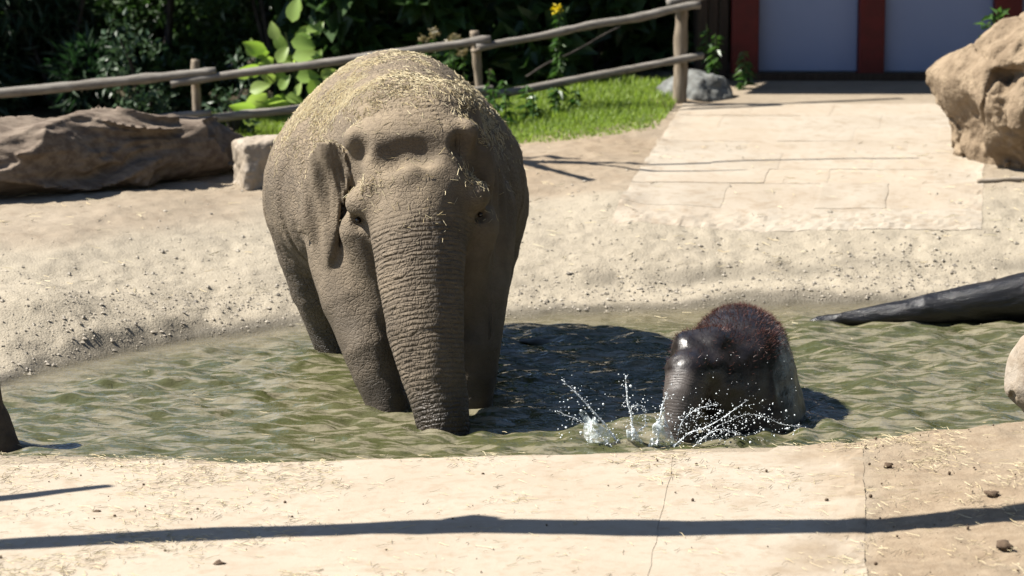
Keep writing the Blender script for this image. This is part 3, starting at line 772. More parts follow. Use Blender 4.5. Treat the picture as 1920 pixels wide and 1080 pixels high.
v, f = drops(np.array(pts), np.clip(np.array(rad), .0012, .008)); o = mk('droplets', v, f, M['spray'], sp, True); o['kind'] = 'stuff'
k_ = NT('water_film'); k_.fin((.72, .78, .78), .08, k_.bump(k_.noise(30, 3), .01, .8), .6); k_.l(k_.rng(k_.noise(34, 4, .6), .38, .62, .04, .55), k_.b.inputs['Alpha']); M['film'] = k_.m
for q in ([(1085, 775), (1130, 790), (1168, 838), (1105, 838)], [(1170, 838), (1178, 800), (1190, 795), (1205, 838)], [(1215, 838), (1228, 790), (1250, 770), (1262, 838)]):
    n = 12; pa = [P(a, b, 15.745) for a, b in q]; vv = []
    for i in range(n):
        for j in range(n):
            s, t = i/(n-1), j/(n-1); p_ = (pa[0]*(1-s)+pa[1]*s)*(1-t)+(pa[3]*(1-s)+pa[2]*s)*t; p_ = p_+[.012*math.sin(7*t+5*s), .03*math.sin(6*s+3*t), .018*math.sin(11*s)*(1-t)]; vv.append(p_)
    vv = np.array(vv); vb = vv+[0, .004, 0]; id_ = np.arange(n*n).reshape(n, n)
    Fq = np.stack([id_[:-1, :-1], id_[1:, :-1], id_[1:, 1:], id_[:-1, 1:]], -1).reshape(-1, 4)
    mk('water_sheet', np.vstack([vv, vb]), np.vstack([Fq, Fq[:, ::-1]+n*n]), M['film'], sp, True)

# ------------------------------------------------------------------ logs and rocks
def log_sdf_mesh(name, pts, rad, mat, h, amp, label, cat, lo, hi, fr=(1.3, 7.), squash=1., extra=None):
    pts = np.array(pts); ax = pts[-1]-pts[0]; L = np.linalg.norm(ax); ax = ax/L
    def f(p):
        d = chain(p, pts, rad); w = p-pts[0]; s = w@ax; q = w-s[:, None]*ax; a = q[:, 2]; b = q[:, 1]
        wx_ = vn(s*1.5, a*2, b*2)*.22
        r1 = 1-np.abs(vn(s*fr[0], (a+wx_)*fr[1], b*fr[1])); r2 = 1-np.abs(vn(s*fr[0]*2.2+5, (a+wx_)*fr[1]*2.1, b*fr[1]*2.1))
        d = d - amp*(r1*r1*1.2-.55) - amp*.45*(r2-.6) - amp*.12*fbm(s*9, a*30, b*30, 2)
        if extra: d = extra(d, p)
        return d
    v, q = mesh_sdf(f, lo, hi, h, .08); root = mk(name, v, q, mat); tag(root, label, cat); return root
dl = [P(-420, 330, 20.9), P(-120, 310, 21.25), P(110, 302, 21.6), P(280, 280, 22.1), P(380, 290, 22.5), P(450, 300, 22.9)]
log_sdf_mesh('driftwood_log', dl, [.26, .26, .25, .27, .22, .10], M['drift'], .014, .105, 'long gnarled brown driftwood trunk lying along the left bank', 'log', [-5.4, 20.2, .05], [-1.55, 23.3, 1.1], (1.5, 6.))
wl = [P(1460, 618, 19.05), P(1570, 602, 19.05), P(1690, 587, 19.05), P(1800, 572, 19.08), P(1920, 557, 19.12), P(2100, 541, 19.2), P(2300, 520, 19.3)]
log_sdf_mesh('fallen_log', wl, [.025, .045, .07, .105, .145, .18, .19], M['wetlog'], .010, .013, 'wet black tapering log lying half under the pond water', 'log', [1.5, 18.5, -.35], [4.7, 19.8, .75], (.7, 12.))
def planes(p, c, pl, k=.04):
    d = np.full(len(p), -1e3)
    for n, o in pl:
        n = np.array(n, dtype=float); n /= np.linalg.norm(n); d = smax(d, (p-c)@n-o, k)
    return d
bc = P(1956, 180, 22.95)
def boulder(p):
    x, y, z = p[:, 0], p[:, 1], p[:, 2]
    pl = [((-1, -.35, .75), .50), ((-1, -.3, -.35), .50), ((-.75, -.6, -.75), .50), ((-.2, -.5, .9), .53), ((.3, -.7, .8), .55), ((1, -.2, .2), .75), ((0, 1, .1), .6), ((.1, -1, -.1), .50),
          ((.5, .3, 1), .62), ((-.5, .3, 1), .58), ((0, 0, -1), .52), ((-.15, -1, -.5), .47), ((.5, -.9, -.3), .6)]
    d = planes(p, bc, pl, .045)
    c = P(1872, 140, 22.5); rot = np.array(Matrix.Rotation(R(28), 3, 'Y') @ Matrix.Rotation(R(-25), 3, 'X'))
    q = np.abs((p-c) @ rot)-np.array([.15, .24, .125]); bx_ = np.linalg.norm(np.maximum(q, 0), axis=1)+np.minimum(q.max(1), 0)
    d = smax(d, -bx_, .03)
    c2 = P(1835, 235, 22.5); d = smax(d, -ell(p, c2, (.10, .14, .15)), .05)
    d = d + .035*np.exp(-(vn(x*3.1+4, y*3.1, z*3.1)/.05)**2)
    c3 = P(1915, 205, 22.4); d = smin(d, ell(p, c3, (.10, .14, .14)), .05)
    d = d + -.045*(1-2*np.abs(vn(x*3+1, y*3, z*3)))+.035*fbm(x*5, y*5, z*5, 3) + .03*np.abs(fbm(x*14, y*14, z*14, 3))*sstep(-.3, .3, vn(x*4, y*4, z*4)) - .006
    return d
v, q = mesh_sdf(boulder, bc-[.8, .8, .75], bc+[.95, .8, .75], .015, .1)
tag(mk('boulder', v, q, M['boulder'], None, True), 'big angular tan sandstone boulder beside the flagstone path', 'rock')
rc = P(1958, 702, 15.72)
def rock2(p):
    d = ell(p, rc, (.20, .2, .23)); x, y, z = p.T
    d = smax(d, planes(p, rc, [((-1, -.4, .2), .165), ((-.5, -1, .1), .17), ((-.6, -.5, -.8), .2)], .04), .04)
    pit = sstep(.35, .7, vn(x*22, y*22, z*22))*sstep(.1, -.1, z-rc[2]+.02)
    return d + .012*fbm(x*8, y*8, z*8, 3)+.018*pit
v, q = mesh_sdf(rock2, rc-.32, rc+.32, .009, .05); tag(mk('boulder', v, q, M['paleboulder']), 'pale pitted boulder on the near bank at the pond edge', 'rock')
sc_ = P(-12, 800, 15.72)
def stump(p):
    d = chain(p, [sc_+[-.05, 0, .45], sc_+[-.04, 0, .1], sc_+[.0, 0, -.16]], [.05, .10, .15]); x, y, z = p.T
    d = smin(d, cone(p, sc_+[.02, 0, -.11], sc_+[.16, -.02, -.16], .05, .02), .05)
    return d + .012*fbm(x*9, y*9, z*5, 3)
sg = P(-12, 800, 15.72)
v, q = mesh_sdf(stump, sc_-[.4, .3, .4], sc_+[.35, .3, .55], .009, .05); tag(mk('tree_stump', v, q, M['stump']), 'dark brown stump with a spreading root at the left pond edge', 'stump')
kc = P(492, 312, 22.05)
def blk(p):
    rot = np.array(Matrix.Rotation(R(24), 3, 'Z')); w = (p-kc) @ rot; q = np.abs(w)-np.array([.185, .15, .20])+.03
    x, y, z = p.T
    return np.linalg.norm(np.maximum(q, 0), axis=1)+np.minimum(q.max(1), 0)-.03+.022*fbm(x*6, y*6, z*6, 3)+.012*np.abs(fbm(x*20, y*20, z*20, 3))
v, q = mesh_sdf(blk, kc-.36, kc+.36, .011, .05); tag(mk('stone_block', v, q, M['block']), 'pale squared stone block at the end of the driftwood trunk', 'stone')
gc = P(1305, 165, 26.35)
def grk(p):
    x, y, z = p.T; d = ell(p, gc-[0, 0, .05], (.33, .28, .19)); d = smax(d, planes(p, gc, [((-.6, -.7, .6), .17), ((.6, -.6, .7), .17), ((-.1, -.2, 1), .13)], .03), .03)
    return d+.03*fbm(x*6, y*6, z*6, 4)+.01*np.abs(fbm(x*20, y*20, z*20, 2))
v, q = mesh_sdf(grk, gc-[.5, .5, .4], gc+[.5, .5, .35], .013, .05); tag(mk('boulder', v, q, M['greyrock']), 'low grey boulder in the shade behind the fence post', 'rock')
import time; print(time.perf_counter(), 'rocks')

# ------------------------------------------------------------------ fence
fe = thing('fence', 'low fence of weathered poles and posts in front of the shrubs', 'fence', P(890, 235, 25.3))
def pole(a, b, r0, r1, mat, name, seed, wob=.009):
    c = lerp_path([a, a*.67+b*.33, a*.33+b*.67, b], 26, wob, seed); c[0] = a; c[-1] = b
    rr = np.linspace(r0, r1, 26)*(1+.12*vn(np.arange(26)*.8, seed)); v, f = tube(c, rr, 12, .12, seed, 9.); mk(name, v, f, mat, fe)
YP = {367: 25.0, 890: 25.3, 1278: 25.9}
def yat(px): return np.interp(px, [-400, 367, 890, 1278, 1700], [24.6, 25.0, 25.3, 25.9, 26.6])
for px, top, r in ((367, 112, .038), (890, 58, .036), (1278, -18, .052)):
    y = yat(px)+.06; t = P(px, top, y); b = t.copy(); b[2] = gz(np.array([t[0]]), np.array([y]))[0]-.15; b[0] += .012*(px == 890)*5
    pole(b, t, r*1.1, r*.92, M['post'], 'post', px*.1, .006)
for k, (x0, y0, x1, y1, r0, r1, dy) in enumerate(((-330, 208, 405, 133, .045, .036, -.03), (320, 157, 920, 75, .033, .035, -.045), (893, 90, 1312, 9, .030, .037, -.045),
        (385, 224, 925, 168, .034, .036, -.03), (893, 184, 1318, 104, .034, .03, -.02), (-330, 290, 396, 212, .035, .035, -.05), (1252, 6, 1500, -52, .04, .04, .06))):
    pole(P(x0, y0, yat(x0)+dy), P(x1, y1, yat(x1)+dy), r0, r1, M['rail'], 'rail', k*7.7+1)
t = np.array([P(890, 88, 25.27), P(897, 92, 25.22)]); 
c = np.array([P(884, 93, 25.28), P(890, 96, 25.2), P(899, 93, 25.24)]); v, f = tube(lerp_path(c, 9), np.full(9, .016), 8); mk('lashing', v, f, M['post'], fe)
bs = lerp_path([P(985, 142, 26.3), P(1060, 105, 26.5), P(1165, 52, 26.8)], 20, .02, 4); v, f = tube(bs, np.linspace(.012, .007, 20), 6, .2, 2, 20.)
tag(mk('fallen_branch', v, f, M['bark']), 'thin bare branch leaning behind the fence', 'branch')

# ------------------------------------------------------------------ the building
by = 27.5; bz = P(1500, 137, by)[2]
def BX(px): return P(px, 100, by)[0]
bl = thing('barn', 'dark red framed building with blue grey doors behind the path', 'building', (BX(1600), by, bz))
def part(name, mat, b, bev=True):
    v, f = box(*b); o = mk(name, v, f, mat, bl, False)
    if bev: m = o.modifiers.new('bevel', 'BEVEL'); m.width = .012; m.segments = 2
    return o
part('post', M['red'], (BX(1370), BX(1421), by-.10, by+.12, bz-.2, 3.6)); part('post', M['red'], (BX(1608), BX(1656), by-.10, by+.12, bz-.2, 3.6)); part('post', M['red'], (BX(1860), BX(1912), by-.10, by+.12, bz-.2, 3.6))
part('door_panel', M['panel'], (BX(1421), BX(1608), by+.02, by+.08, bz+.01, 3.3)); part('door_panel', M['panel'], (BX(1656), BX(1860), by-.01, by+.06, bz+.01, 3.3))
part('door_panel', M['panel'], (BX(1912), BX(2130), by+.02, by+.08, bz+.01, 3.3)); part('post', M['red'], (BX(2130), BX(2180), by-.10, by+.12, bz-.2, 3.6))
part('sill', M['siding'], (BX(1366), BX(2180), by-.13, by-.102, bz-.2, bz+.012))
x = BX(1308)
while x < BX(1369)-.02:
    part('plank', M['siding'], (x, x+.088, by+.0+random.uniform(0, .01), by+.05, bz-.3, 3.5)); x += .092
part('lintel', M['red'], (BX(1366), BX(2180), by-.12, by+.1, 3.31, 3.6)); part('back_wall', M['siding'], (BX(1310), BX(2180), by+3.4, by+3.5, bz-.3, 3.5)); part('side_wall', M['siding'], (BX(1310)-.02, BX(1310)+.04, by+.06, by+3.4, bz-.3, 3.5))
rv = np.array([[BX(840), by-.9, 3.62], [BX(2200), by-.9, 3.62], [BX(2200), by+1.7, 4.7], [BX(840), by+1.7, 4.7], [BX(2200), by+4.2, 3.62], [BX(840), by+4.2, 3.62]])  # unseen left end of the roof lengthened to shade the ground before the doors
rv2 = np.vstack([rv, rv+[0, 0, .1]]); mk('roof', rv2, [(0, 3, 2, 1), (3, 5, 4, 2), (6, 7, 8, 9), (9, 8, 10, 11), (0, 1, 7, 6), (4, 5, 11, 10), (0, 6, 9, 3), (3, 9, 11, 5), (1, 2, 8, 7), (2, 4, 10, 8)], M['roof'], bl, False)

# ------------------------------------------------------------------ plants
def leaf_arrays(c, dirs, nrm, L, Wd, droop=.15):
    n = len(c); s = np.cross(dirs, nrm); s /= np.maximum(np.linalg.norm(s, axis=1), 1e-6)[:, None]; up = np.cross(s, dirs)
    L = np.asarray(L).reshape(-1, 1); Wd = np.asarray(Wd).reshape(-1, 1)
    V = np.stack([c, c+dirs*L*.38+s*Wd+up*Wd*.35, c+dirs*L-up*L*droop, c+dirs*L*.38-s*Wd+up*Wd*.35], 1).reshape(-1, 3)
    b = np.array([[0, 2, 1], [0, 3, 2]]); return V, (np.arange(n)[:, None, None]*4+b[None]).reshape(-1, 3)
def foliage(name, parent, mat, centres, radii, n, L, Wd, up=.3, shell=.45, spread=1.):
    centres = np.array(centres); radii = np.array(radii); w = radii**2; k = rng.choice(len(centres), n, p=w/w.sum())
    u = rng.normal(size=(n, 3)); u /= np.linalg.norm(u, axis=1)[:, None]; r = rng.uniform(shell, 1, (n, 1))**.7
    c = centres[k]+u*r*radii[k][:, None]
    d = u*.7+rng.normal(0, .7, (n, 3))+[0, 0, -.25]; d /= np.linalg.norm(d, axis=1)[:, None]
    nr = rng.normal(0, .6, (n, 3))+[0, 0, up]; nr -= d*(nr*d).sum(1)[:, None]; nr /= np.linalg.norm(nr, axis=1)[:, None]
    l = rng.uniform(.6, 1.25, n); V, F = leaf_arrays(c, d, nr, L*l, Wd*l)
    return mk(name, V, F, mat, parent, False, {'rnd': np.repeat(rng.random(n), 4)})
def shrub(px, y, hgt, wid, n, L, Wd, mat, label, group=None, z0=None, up=.3, name='shrub'):
    x = (px-960)/FPX*y*1.0; z = gz(np.array([x]), np.array([y]))[0]; t = thing(name, label, 'shrub', (x, y, z), group)
    cs, rs = [], []
    for i in range(16):
        a = rng.uniform(0, 6.28); r = wid*math.sqrt(rng.random())*.75; hh = (.06+.89*rng.random()**1.35)*hgt
        cs.append((x+r*math.cos(a), y+r*math.sin(a)*.7, z+hh)); rs.append(rng.uniform(.22, .42)*min(wid, hgt)*.9)
    foliage('foliage', t, mat, cs, rs, n, L, Wd, up)
    mb_ = MB()
    for c in cs[:6]:
        v, f = tube(lerp_path([(x, y, z-.05), ((x+c[0])/2, (y+c[1])/2, z+(c[2]-z)*.6), c], 7, .03, c[0]), np.linspace(.03, .008, 7), 6, cap=False); mb_.add(v, f)
    mb_.build('stem', M['bark'], t, True)
    return t
GR = 'dark shrubs behind the fence'
B = [(-330, 27.6), (-100, 27.8), (110, 27.5), (300, 27.9), (520, 27.7), (720, 27.6), (930, 27.7), (1110, 28.2), (1270, 28.6)]
WHERE = {-330: 'at the far end of the long rail', -100: 'over the middle of the driftwood trunk', 110: 'behind the glossy sunlit shrub', 300: 'behind the fence joint above the driftwood trunk', 520: 'behind the bright sapling',
         720: "behind the big elephant's back", 930: 'behind the thin fence post', 1110: 'behind the yellow-flowered weed', 1270: 'beside the building planks'}
for px, y in B:
    if px < 200: shrub(px, y, 2.7, .95, 7500, .19, .019, M['leaf_feather'], 'dark feathery shrub with narrow leaves '+WHERE[px], 'feathery shrubs behind the fence')
    elif px < 600: shrub(px, y, 2.7, .9, 7000, .095, .028, M['leaf_dark'], 'dark small-leaved shrub '+WHERE[px], 'small-leaved shrubs behind the fence')
    else: shrub(px, y, 2.6, .9, 2200, .26, .10, M['leaf_dark'], 'dark broad-leaved shrub '+WHERE[px], 'broad-leaved shrubs behind the fence', up=.8)
for px in (-560, -300, -60, 150, 360, 560, 760, 960, 1160):
    shrub(px, 30.2+random.uniform(-.3, .3), 2.7, 1.2, 6500, .22, .08, M['leaf_dark'], 'tall dark shrub in the second row behind the fence', 'tall shrubs of the second row')
shrub(265, 26.35, .95, .42, 900, .075, .021, M['leaf_mid'], 'glossy-leaved shrub catching the sun above the driftwood trunk', up=.6)
shrub(430, 26.15, .75, .28, 420, .07, .020, M['leaf_mid'], 'small glossy shrub beside the bright broad-leaved sapling', up=.6)
# a bright sapling with broad leaves that can be told apart
bx0 = P(545, 250, 25.35); bx0[2] = gz(bx0[0:1], bx0[1:2])[0]
sap = thing('sapling', 'young sapling with broad sunlit yellow green leaves at the fence', 'plant', bx0)
stems = [[(560, 215), (555, 150), (535, 60)], [(560, 215), (520, 160), (475, 120)], [(560, 215), (590, 150), (605, 110)], [(560, 215), (530, 200), (480, 190)], [(560, 215), (600, 180), (625, 160)]]
mb = MB()
for q in stems:
    c = lerp_path([bx0]+[P(a, b, 25.45) for a, b in q], 10); v, f = tube(c, np.linspace(.011, .004, 10), 6, cap=False); mb.add(v, f)
mb.build('stem', M['stem'], sap, True)
LV = [(548, 42, 46, 80), (520, 75, 34, 110), (500, 92, 44, 170), (545, 78, 44, -10), (505, 98, 40, 180), (535, 95, 40, 120), (548, 108, 50, 10), (475, 108, 34, 100), (492, 128, 44, 190), (520, 118, 36, 60), (470, 135, 30, 200), (500, 175, 58, 225),
      (530, 175, 44, 250), (555, 145, 42, 5), (580, 150, 50, -60), (595, 165, 44, -40), (600, 145, 34, 20), (480, 200, 48, 185), (545, 195, 46, 190), (560, 70, 32, 40), (590, 122, 30, 70), (608, 150, 34, -20), (575, 185, 40, -80), (520, 150, 36, 160), (560, 25, 30, 95)]
LV += [(random.gauss(535, 34), random.uniform(45, 200), random.uniform(24, 42), random.uniform(-60, 240)) for _ in range(14)]
def big_leaf(base, ang, L, tilt):
    n = 7; s = np.linspace(0, 1, n); w = L*.36*np.sin(math.pi*s**.75)**.8*(1-.15*s); rows_ = []
    for i in range(n):
        for k, u in enumerate((-1, -.5, 0, .5, 1)): rows_.append((s[i]*L, u*w[i], .10*L*abs(u)**1.2*math.sin(math.pi*s[i])-.16*L*s[i]**2))
    v = np.array(rows_); id_ = np.arange(n*5).reshape(n, 5); f = np.stack([id_[:-1, :-1], id_[1:, :-1], id_[1:, 1:], id_[:-1, 1:]], -1).reshape(-1, 4)
    m = Matrix.Rotation(R(-ang), 3, 'Y') @ Matrix.Rotation(R(tilt), 3, 'X'); v = v @ np.array(m).T+base
    return v, f
for a, b, l, ang in LV:
    v, f = big_leaf(P(a, b, 25.38+random.uniform(-.12, .12)), ang, l*.0047, random.uniform(45, 80)); mk('leaf', v, f, M['leaf_big'], sap, True, {'rnd': np.full(len(v), random.random())})
def weed(px, py_top, y, n, L, Wd, mat, label, flower=None, spread=.03, taper=True, name='weed'):
    t0 = P(px, py_top, y); z = gz(t0[0:1], np.array([y]))[0]; t = thing(name, label, 'plant', (t0[0], y, z)); H = t0[2]-z
    c = lerp_path([(t0[0], y, z-.02), (t0[0]+.01, y, z+H*.5), tuple(t0)], 10, .008, px); v, f = tube(c, np.linspace(.007, .004, 10), 6, cap=False); mk('stem', v, f, M['stem'], t, True)
    s = rng.uniform(.06, .97, n); i = np.clip((s*9).astype(int), 0, 8); b = c[i]+(c[i+1]-c[i])*(s*9-i)[:, None]
    a = np.arange(n)*2.4+rng.normal(0, .3, n); d = np.stack([np.cos(a), np.sin(a), rng.uniform(-.5, .3, n)], 1); d /= np.linalg.norm(d, axis=1)[:, None]
    nr = np.tile([0, 0, 1.], (n, 1))+rng.normal(0, .25, (n, 3)); nr -= d*(nr*d).sum(1)[:, None]; nr /= np.linalg.norm(nr, axis=1)[:, None]
    l = (1.1-.55*s)*rng.uniform(.7, 1.2, n); V, F = leaf_arrays(b, d, nr, L*l, Wd*l, .3); mk('foliage', V, F, mat, t, False, {'rnd': np.repeat(rng.random(n), 4)})
    if flower:
        n = 40; a = rng.uniform(0, 6.28, n); d = np.stack([np.cos(a), np.sin(a), rng.uniform(-.2, 1, n)], 1); d /= np.linalg.norm(d, axis=1)[:, None]
        nr = rng.normal(size=(n, 3)); nr -= d*(nr*d).sum(1)[:, None]; nr /= np.linalg.norm(nr, axis=1)[:, None]; b = t0+rng.normal(0, .018, (n, 3))-[0, 0, .03]
        V, F = leaf_arrays(b, d, nr, np.full(n, .04), np.full(n, .013)); mk('flower', V, F, flower, t, False, {'rnd': np.repeat(rng.random(n), 4)})
weed(1046, 12, 25.75, 130, .10, .018, M['weed'], 'tall leafy weed with a yellow flower head behind the fence', M['petal'])
wl_ = [('pale seed-headed weed by the thin fence post', (905, 62)), ('weed with brownish seed heads growing beside the thin fence post', (815, 50))]
for i, (px, tp) in enumerate(((795, 70), (815, 58), (842, 78), (868, 95), (850, 66))):
    weed(px, tp, 25.75+.07*i, 60, .08, .016, M['weed'], 'slender weed with straw coloured seed heads behind the elephant', M['deadhead']); COL.objects[-1]
for o in bpy.data.objects:
    if o.name.startswith('weed') and o.get('label', '').startswith('slender'): o['group'] = 'seed-headed weeds at the fence'
for px, tp, y in ((915, 130, 25.1), (945, 150, 25.0), (985, 158, 25.2), (1040, 165, 25.3), (1078, 170, 25.5), (925, 165, 24.9), (1000, 175, 25.1)):
    weed(px, tp, y, 36, .10, .026, M['weed'], 'low leafy weed growing at the edge of the grass under the fence'); 
for o in bpy.data.objects:
    if o.name.startswith('weed') and o.get('label', '').startswith('low leafy'): o['group'] = 'low weeds along the grass'
for px, tp, y in ((1395, 95, 26.9), (1340, 62, 27.1), (1325, 45, 27.2)):
    weed(px, tp, y, 40, .13, .03, M['weed'], 'weed growing against the dark red building post' if px == 1395 else ('weed growing against the brown planks of the building, nearer the red post' if px == 1340 else 'weed growing against the brown planks of the building, nearer the fence'))
for o in bpy.data.objects:
    if o.name.startswith('weed') and 'brown planks' in o.get('label', ''): o['group'] = 'weeds at the plank wall'
shrub(1905, 24.6, 1.02, .35, 420, .10, .03, M['weed'], 'sunlit shrub rising behind the sandstone boulder', up=.7)

# grass: sunlit strip under the fence
n = 80000; gx_ = rng.uniform(-2.7, 2.2, n); gy_ = rng.uniform(23.2, 27.2, n)
edge = np.interp(gx_, [-2.7, -1.5, -.3, .4, 1.0, 1.45, 1.7, 2.2], [24.2, 24.1, 24.0, 24.0, 24.35, 25.2, 25.85, 26.6])+.12*vn(gx_*4, gy_*4)+.06*vn(gx_*13, gy_*13)
wl0 = way_far(gy_)-1.32
ok = (gy_ > edge) & (gx_ < wl0) & (rng.random(n) < np.clip(.25+(gy_-edge)*3, 0, 1)); gx_, gy_, edge = gx_[ok], gy_[ok], edge[ok]; n = len(gx_)
b = np.stack([gx_, gy_, gz(gx_, gy_)-.004], 1); a = rng.uniform(0, 6.28, n); L = rng.uniform(.018, .055, n)*np.clip(.5+(gy_-edge)*1.0, .5, 1.6)
ln = rng.normal(0, .35, (n, 2)); tip = b+np.stack([ln[:, 0]*L, ln[:, 1]*L, L], 1); sd = np.stack([np.cos(a), np.sin(a), 0*a], 1)*.0042
mid = b*.5+tip*.5+np.stack([0*L, 0*L, L*.12], 1)
Vg = np.stack([b-sd, b+sd, mid+sd*.8, mid-sd*.8, tip], 1).reshape(-1, 3); bq = np.array([[0, 1, 2], [0, 2, 3], [3, 2, 4]])
go = mk('grass', Vg, (np.arange(n)[:, None, None]*5+bq[None]).reshape(-1, 3), M['grass'], None, False, {'rnd': np.repeat(rng.random(n), 5)})
tag(go, 'bright green grass strip below the fence', 'grass', None, 'stuff')

# trees behind: trunks with limbs and crowns above the shrubs
def tree(px, y, r, hgt, crown, label, nleaf=9000, lean=0., big=.24):
    x = (px-960)/FPX*y; z = gz(np.array([x]), np.array([y]))[0]; t = thing('tree', label, 'tree', (x, y, z), None)
    c = lerp_path([(x, y, z-.2), (x+.05+lean*.3, y, z+hgt*.35), (x+lean, y+.1, z+hgt*.75)], 14, .06, px); v, f = tube(c, np.linspace(r, r*.55, 14)*(1+.25*np.exp(-np.arange(14)*.9)), 14, .08, px, 4.); mk('trunk', v, f, M['bark'], t)
    cs, rs = [], []; mb_ = MB()
    for i in range(11):
        a = i*2.4; rr = crown*rng.uniform(.3, .85); e = (x+lean+rr*math.cos(a), y+rr*math.sin(a), z+hgt*rng.uniform(.62 if big < .3 else .25, 1.05)); cs.append(e); rs.append(crown*rng.uniform(.32, .5)); k = rng.integers(7, 13)
        v, f = tube(lerp_path([c[k], (c[k]+np.array(e))/2+[0, 0, .2], e], 8, .08, i), np.linspace(r*.4, .02, 8), 7, cap=False); mb_.add(v, f)
    mb_.build('limb', M['bark'], t, True); foliage('crown', t, M['leaf_dark'], cs, rs, nleaf, big, big*.34)
tree(1190, 29.0, .14, 5.0, 1.6, 'grey trunked tree standing beside the building behind the fence')

yard = []  # unseen trees, added right and behind the camera to block sky light
for k, (x, y) in enumerate(((8.6, 12.5), (9.4, 17.0), (8.8, 21.5), (10.5, 26.5), (9.5, 7.5), (8.0, 2.0), (3.5, -3.5), (-2.0, -4.0), (-7.0, -3.0))):
    if k == 0:
        n0 = set(bpy.data.objects); tree(960, 8., .2, 8.5, 3.0, 'unseen leafy tree added to block sky light on the visitor side', 5200, big=.5); T0 = [o for o in bpy.data.objects if o not in n0]
        R0 = [o for o in T0 if o.parent is None][0]; R0['group'] = 'added unseen trees round the visitor side'; z0 = R0.location.z
        for o in T0:
            if o is not R0: o.matrix_parent_inverse = Matrix.Translation(-R0.location)
        r_ = R0
    else:
        r_ = R0.copy(); COL.objects.link(r_)
        for o in T0:
            if o is not R0: c = o.copy(); COL.objects.link(c); c.parent = r_; c.matrix_parent_inverse = o.matrix_parent_inverse
    r_.location = (x, y, gz(np.array([x]), np.array([y]))[0]); r_.rotation_euler = (0, 0, k*1.3)
# ------------------------------------------------------------------ timbers overhead whose shadows fall across the near bank and the path
fr_ = thing('timber_frame', 'round timber crossbeam on two posts over the near bank', 'frame', (-1.5, 14.4, .1))
def shadow_src(px, py, h, z=None):
    g = G(px, py, .15 if z is None else z)
    for _ in range(3): g = G(px, py, float(gz(g[0:1], g[1:2], False)[0]))
    s = np.array(SUNV)/SUNV[2]; return g+s*h
bm = [shadow_src(a, b, 3.0+dz) for a, b, dz in ((-420, 1036, 0), (0, 1020, 0), (300, 1006, .0), (600, 994, 0), (880, 988, 0), (1250, 990, 0), (1600, 983, 0.0), (1920, 966, 0), (2600, 950, 0), (3400, 930, 0))]
c = lerp_path(bm, 50, .02, 8); rr = .118*(1+.13*vn(np.arange(50)*.6, 2.))*np.interp(np.arange(50), [0, 18, 25, 30, 50], [.75, .95, 1.15, .95, 1.15]); v, f = tube(c, rr, 14, .08, 4, 5.); mk('beam', v, f, M['beam'], fr_)
kb = shadow_src(888, 973, 3.06); v, f = tube([kb-[.12, 0, 0], kb, kb+[.1, 0, 0]], [.03, .07, .03], 10, .2, 1, 8.); mk('knot', v, f, M['beam'], fr_)
for e in (bm[0]+[.1, 0, 0], bm[-1]-[.1, 0, 0]):
    b = e.copy(); b[2] = gz(e[0:1], e[1:2])[0]-.3; v, f = tube([b, (b+e)/2, e+[0, 0, .1]], [.13, .12, .11], 14, .06, 3, 4.); mk('post', v, f, M['beam'], fr_)
b2 = [shadow_src(a, b_, 2.7) for a, b_ in ((-500, 962), (-150, 946), (60, 928), (205, 912))]; c = lerp_path(b2, 20, .015, 3); v, f = tube(c, np.linspace(.09, .035, 20), 12, .15, 9, 6.); mk('brace', v, f, M['beam'], fr_)
b = np.array(b2[0]); e0 = b.copy(); b[2] = -.1; v, f = tube([b, (b+e0)/2, e0+[0, 0, .08]], [.11, .1, .09], 12, .06, 3, 4.); mk('post', v, f, M['beam'], fr_)
# a dead tree left of the yard; its bare limb shades the path
dt = thing('dead_tree', 'bare dead tree with one long limb reaching over the yard', 'tree', (-6.3, 24.2, .2))
L_ = [shadow_src(a, b_, 2.2, .42) for a, b_ in ((300, 330), (700, 318), (980, 306), (1080, 307), (1200, 308), (1450, 301), (1725, 296))]
st_ = np.array([-6.3, L_[0][1]+.1, 0]); c = lerp_path([st_+[0, 0, .05], st_+[.05, 0, 1.4], st_+[.2, 0, 3.4]], 12, .05, 5); v, f = tube(c, np.linspace(.22, .08, 12), 14, .1, 5, 4.); mk('trunk', v, f, M['bark'], dt)
c = lerp_path([st_+[.05, 0, 1.9]]+L_, 44, .03, 6); v, f = tube(c, np.interp(np.arange(44), [0, 16, 22, 27, 43], [.11, .075, .055, .03, .012]), 10, .15, 6, 6.); mk('limb', v, f, M['bark'], dt)
for q in ([(1060, 306), (1150, 314), (1240, 322), (1400, 319)], [(985, 306), (1030, 318), (1110, 335)], [(940, 304), (1010, 296), (1090, 300)]):
    c = lerp_path([shadow_src(a, b_, 2.2, .42) for a, b_ in q], 14, .02, q[0][0]); v, f = tube(c, np.linspace(.035, .01, 14) if q[0][0] > 1000 else np.linspace(.05, .03, 14), 8, .15, 2, 8.); mk('limb', v, f, M['bark'], dt)

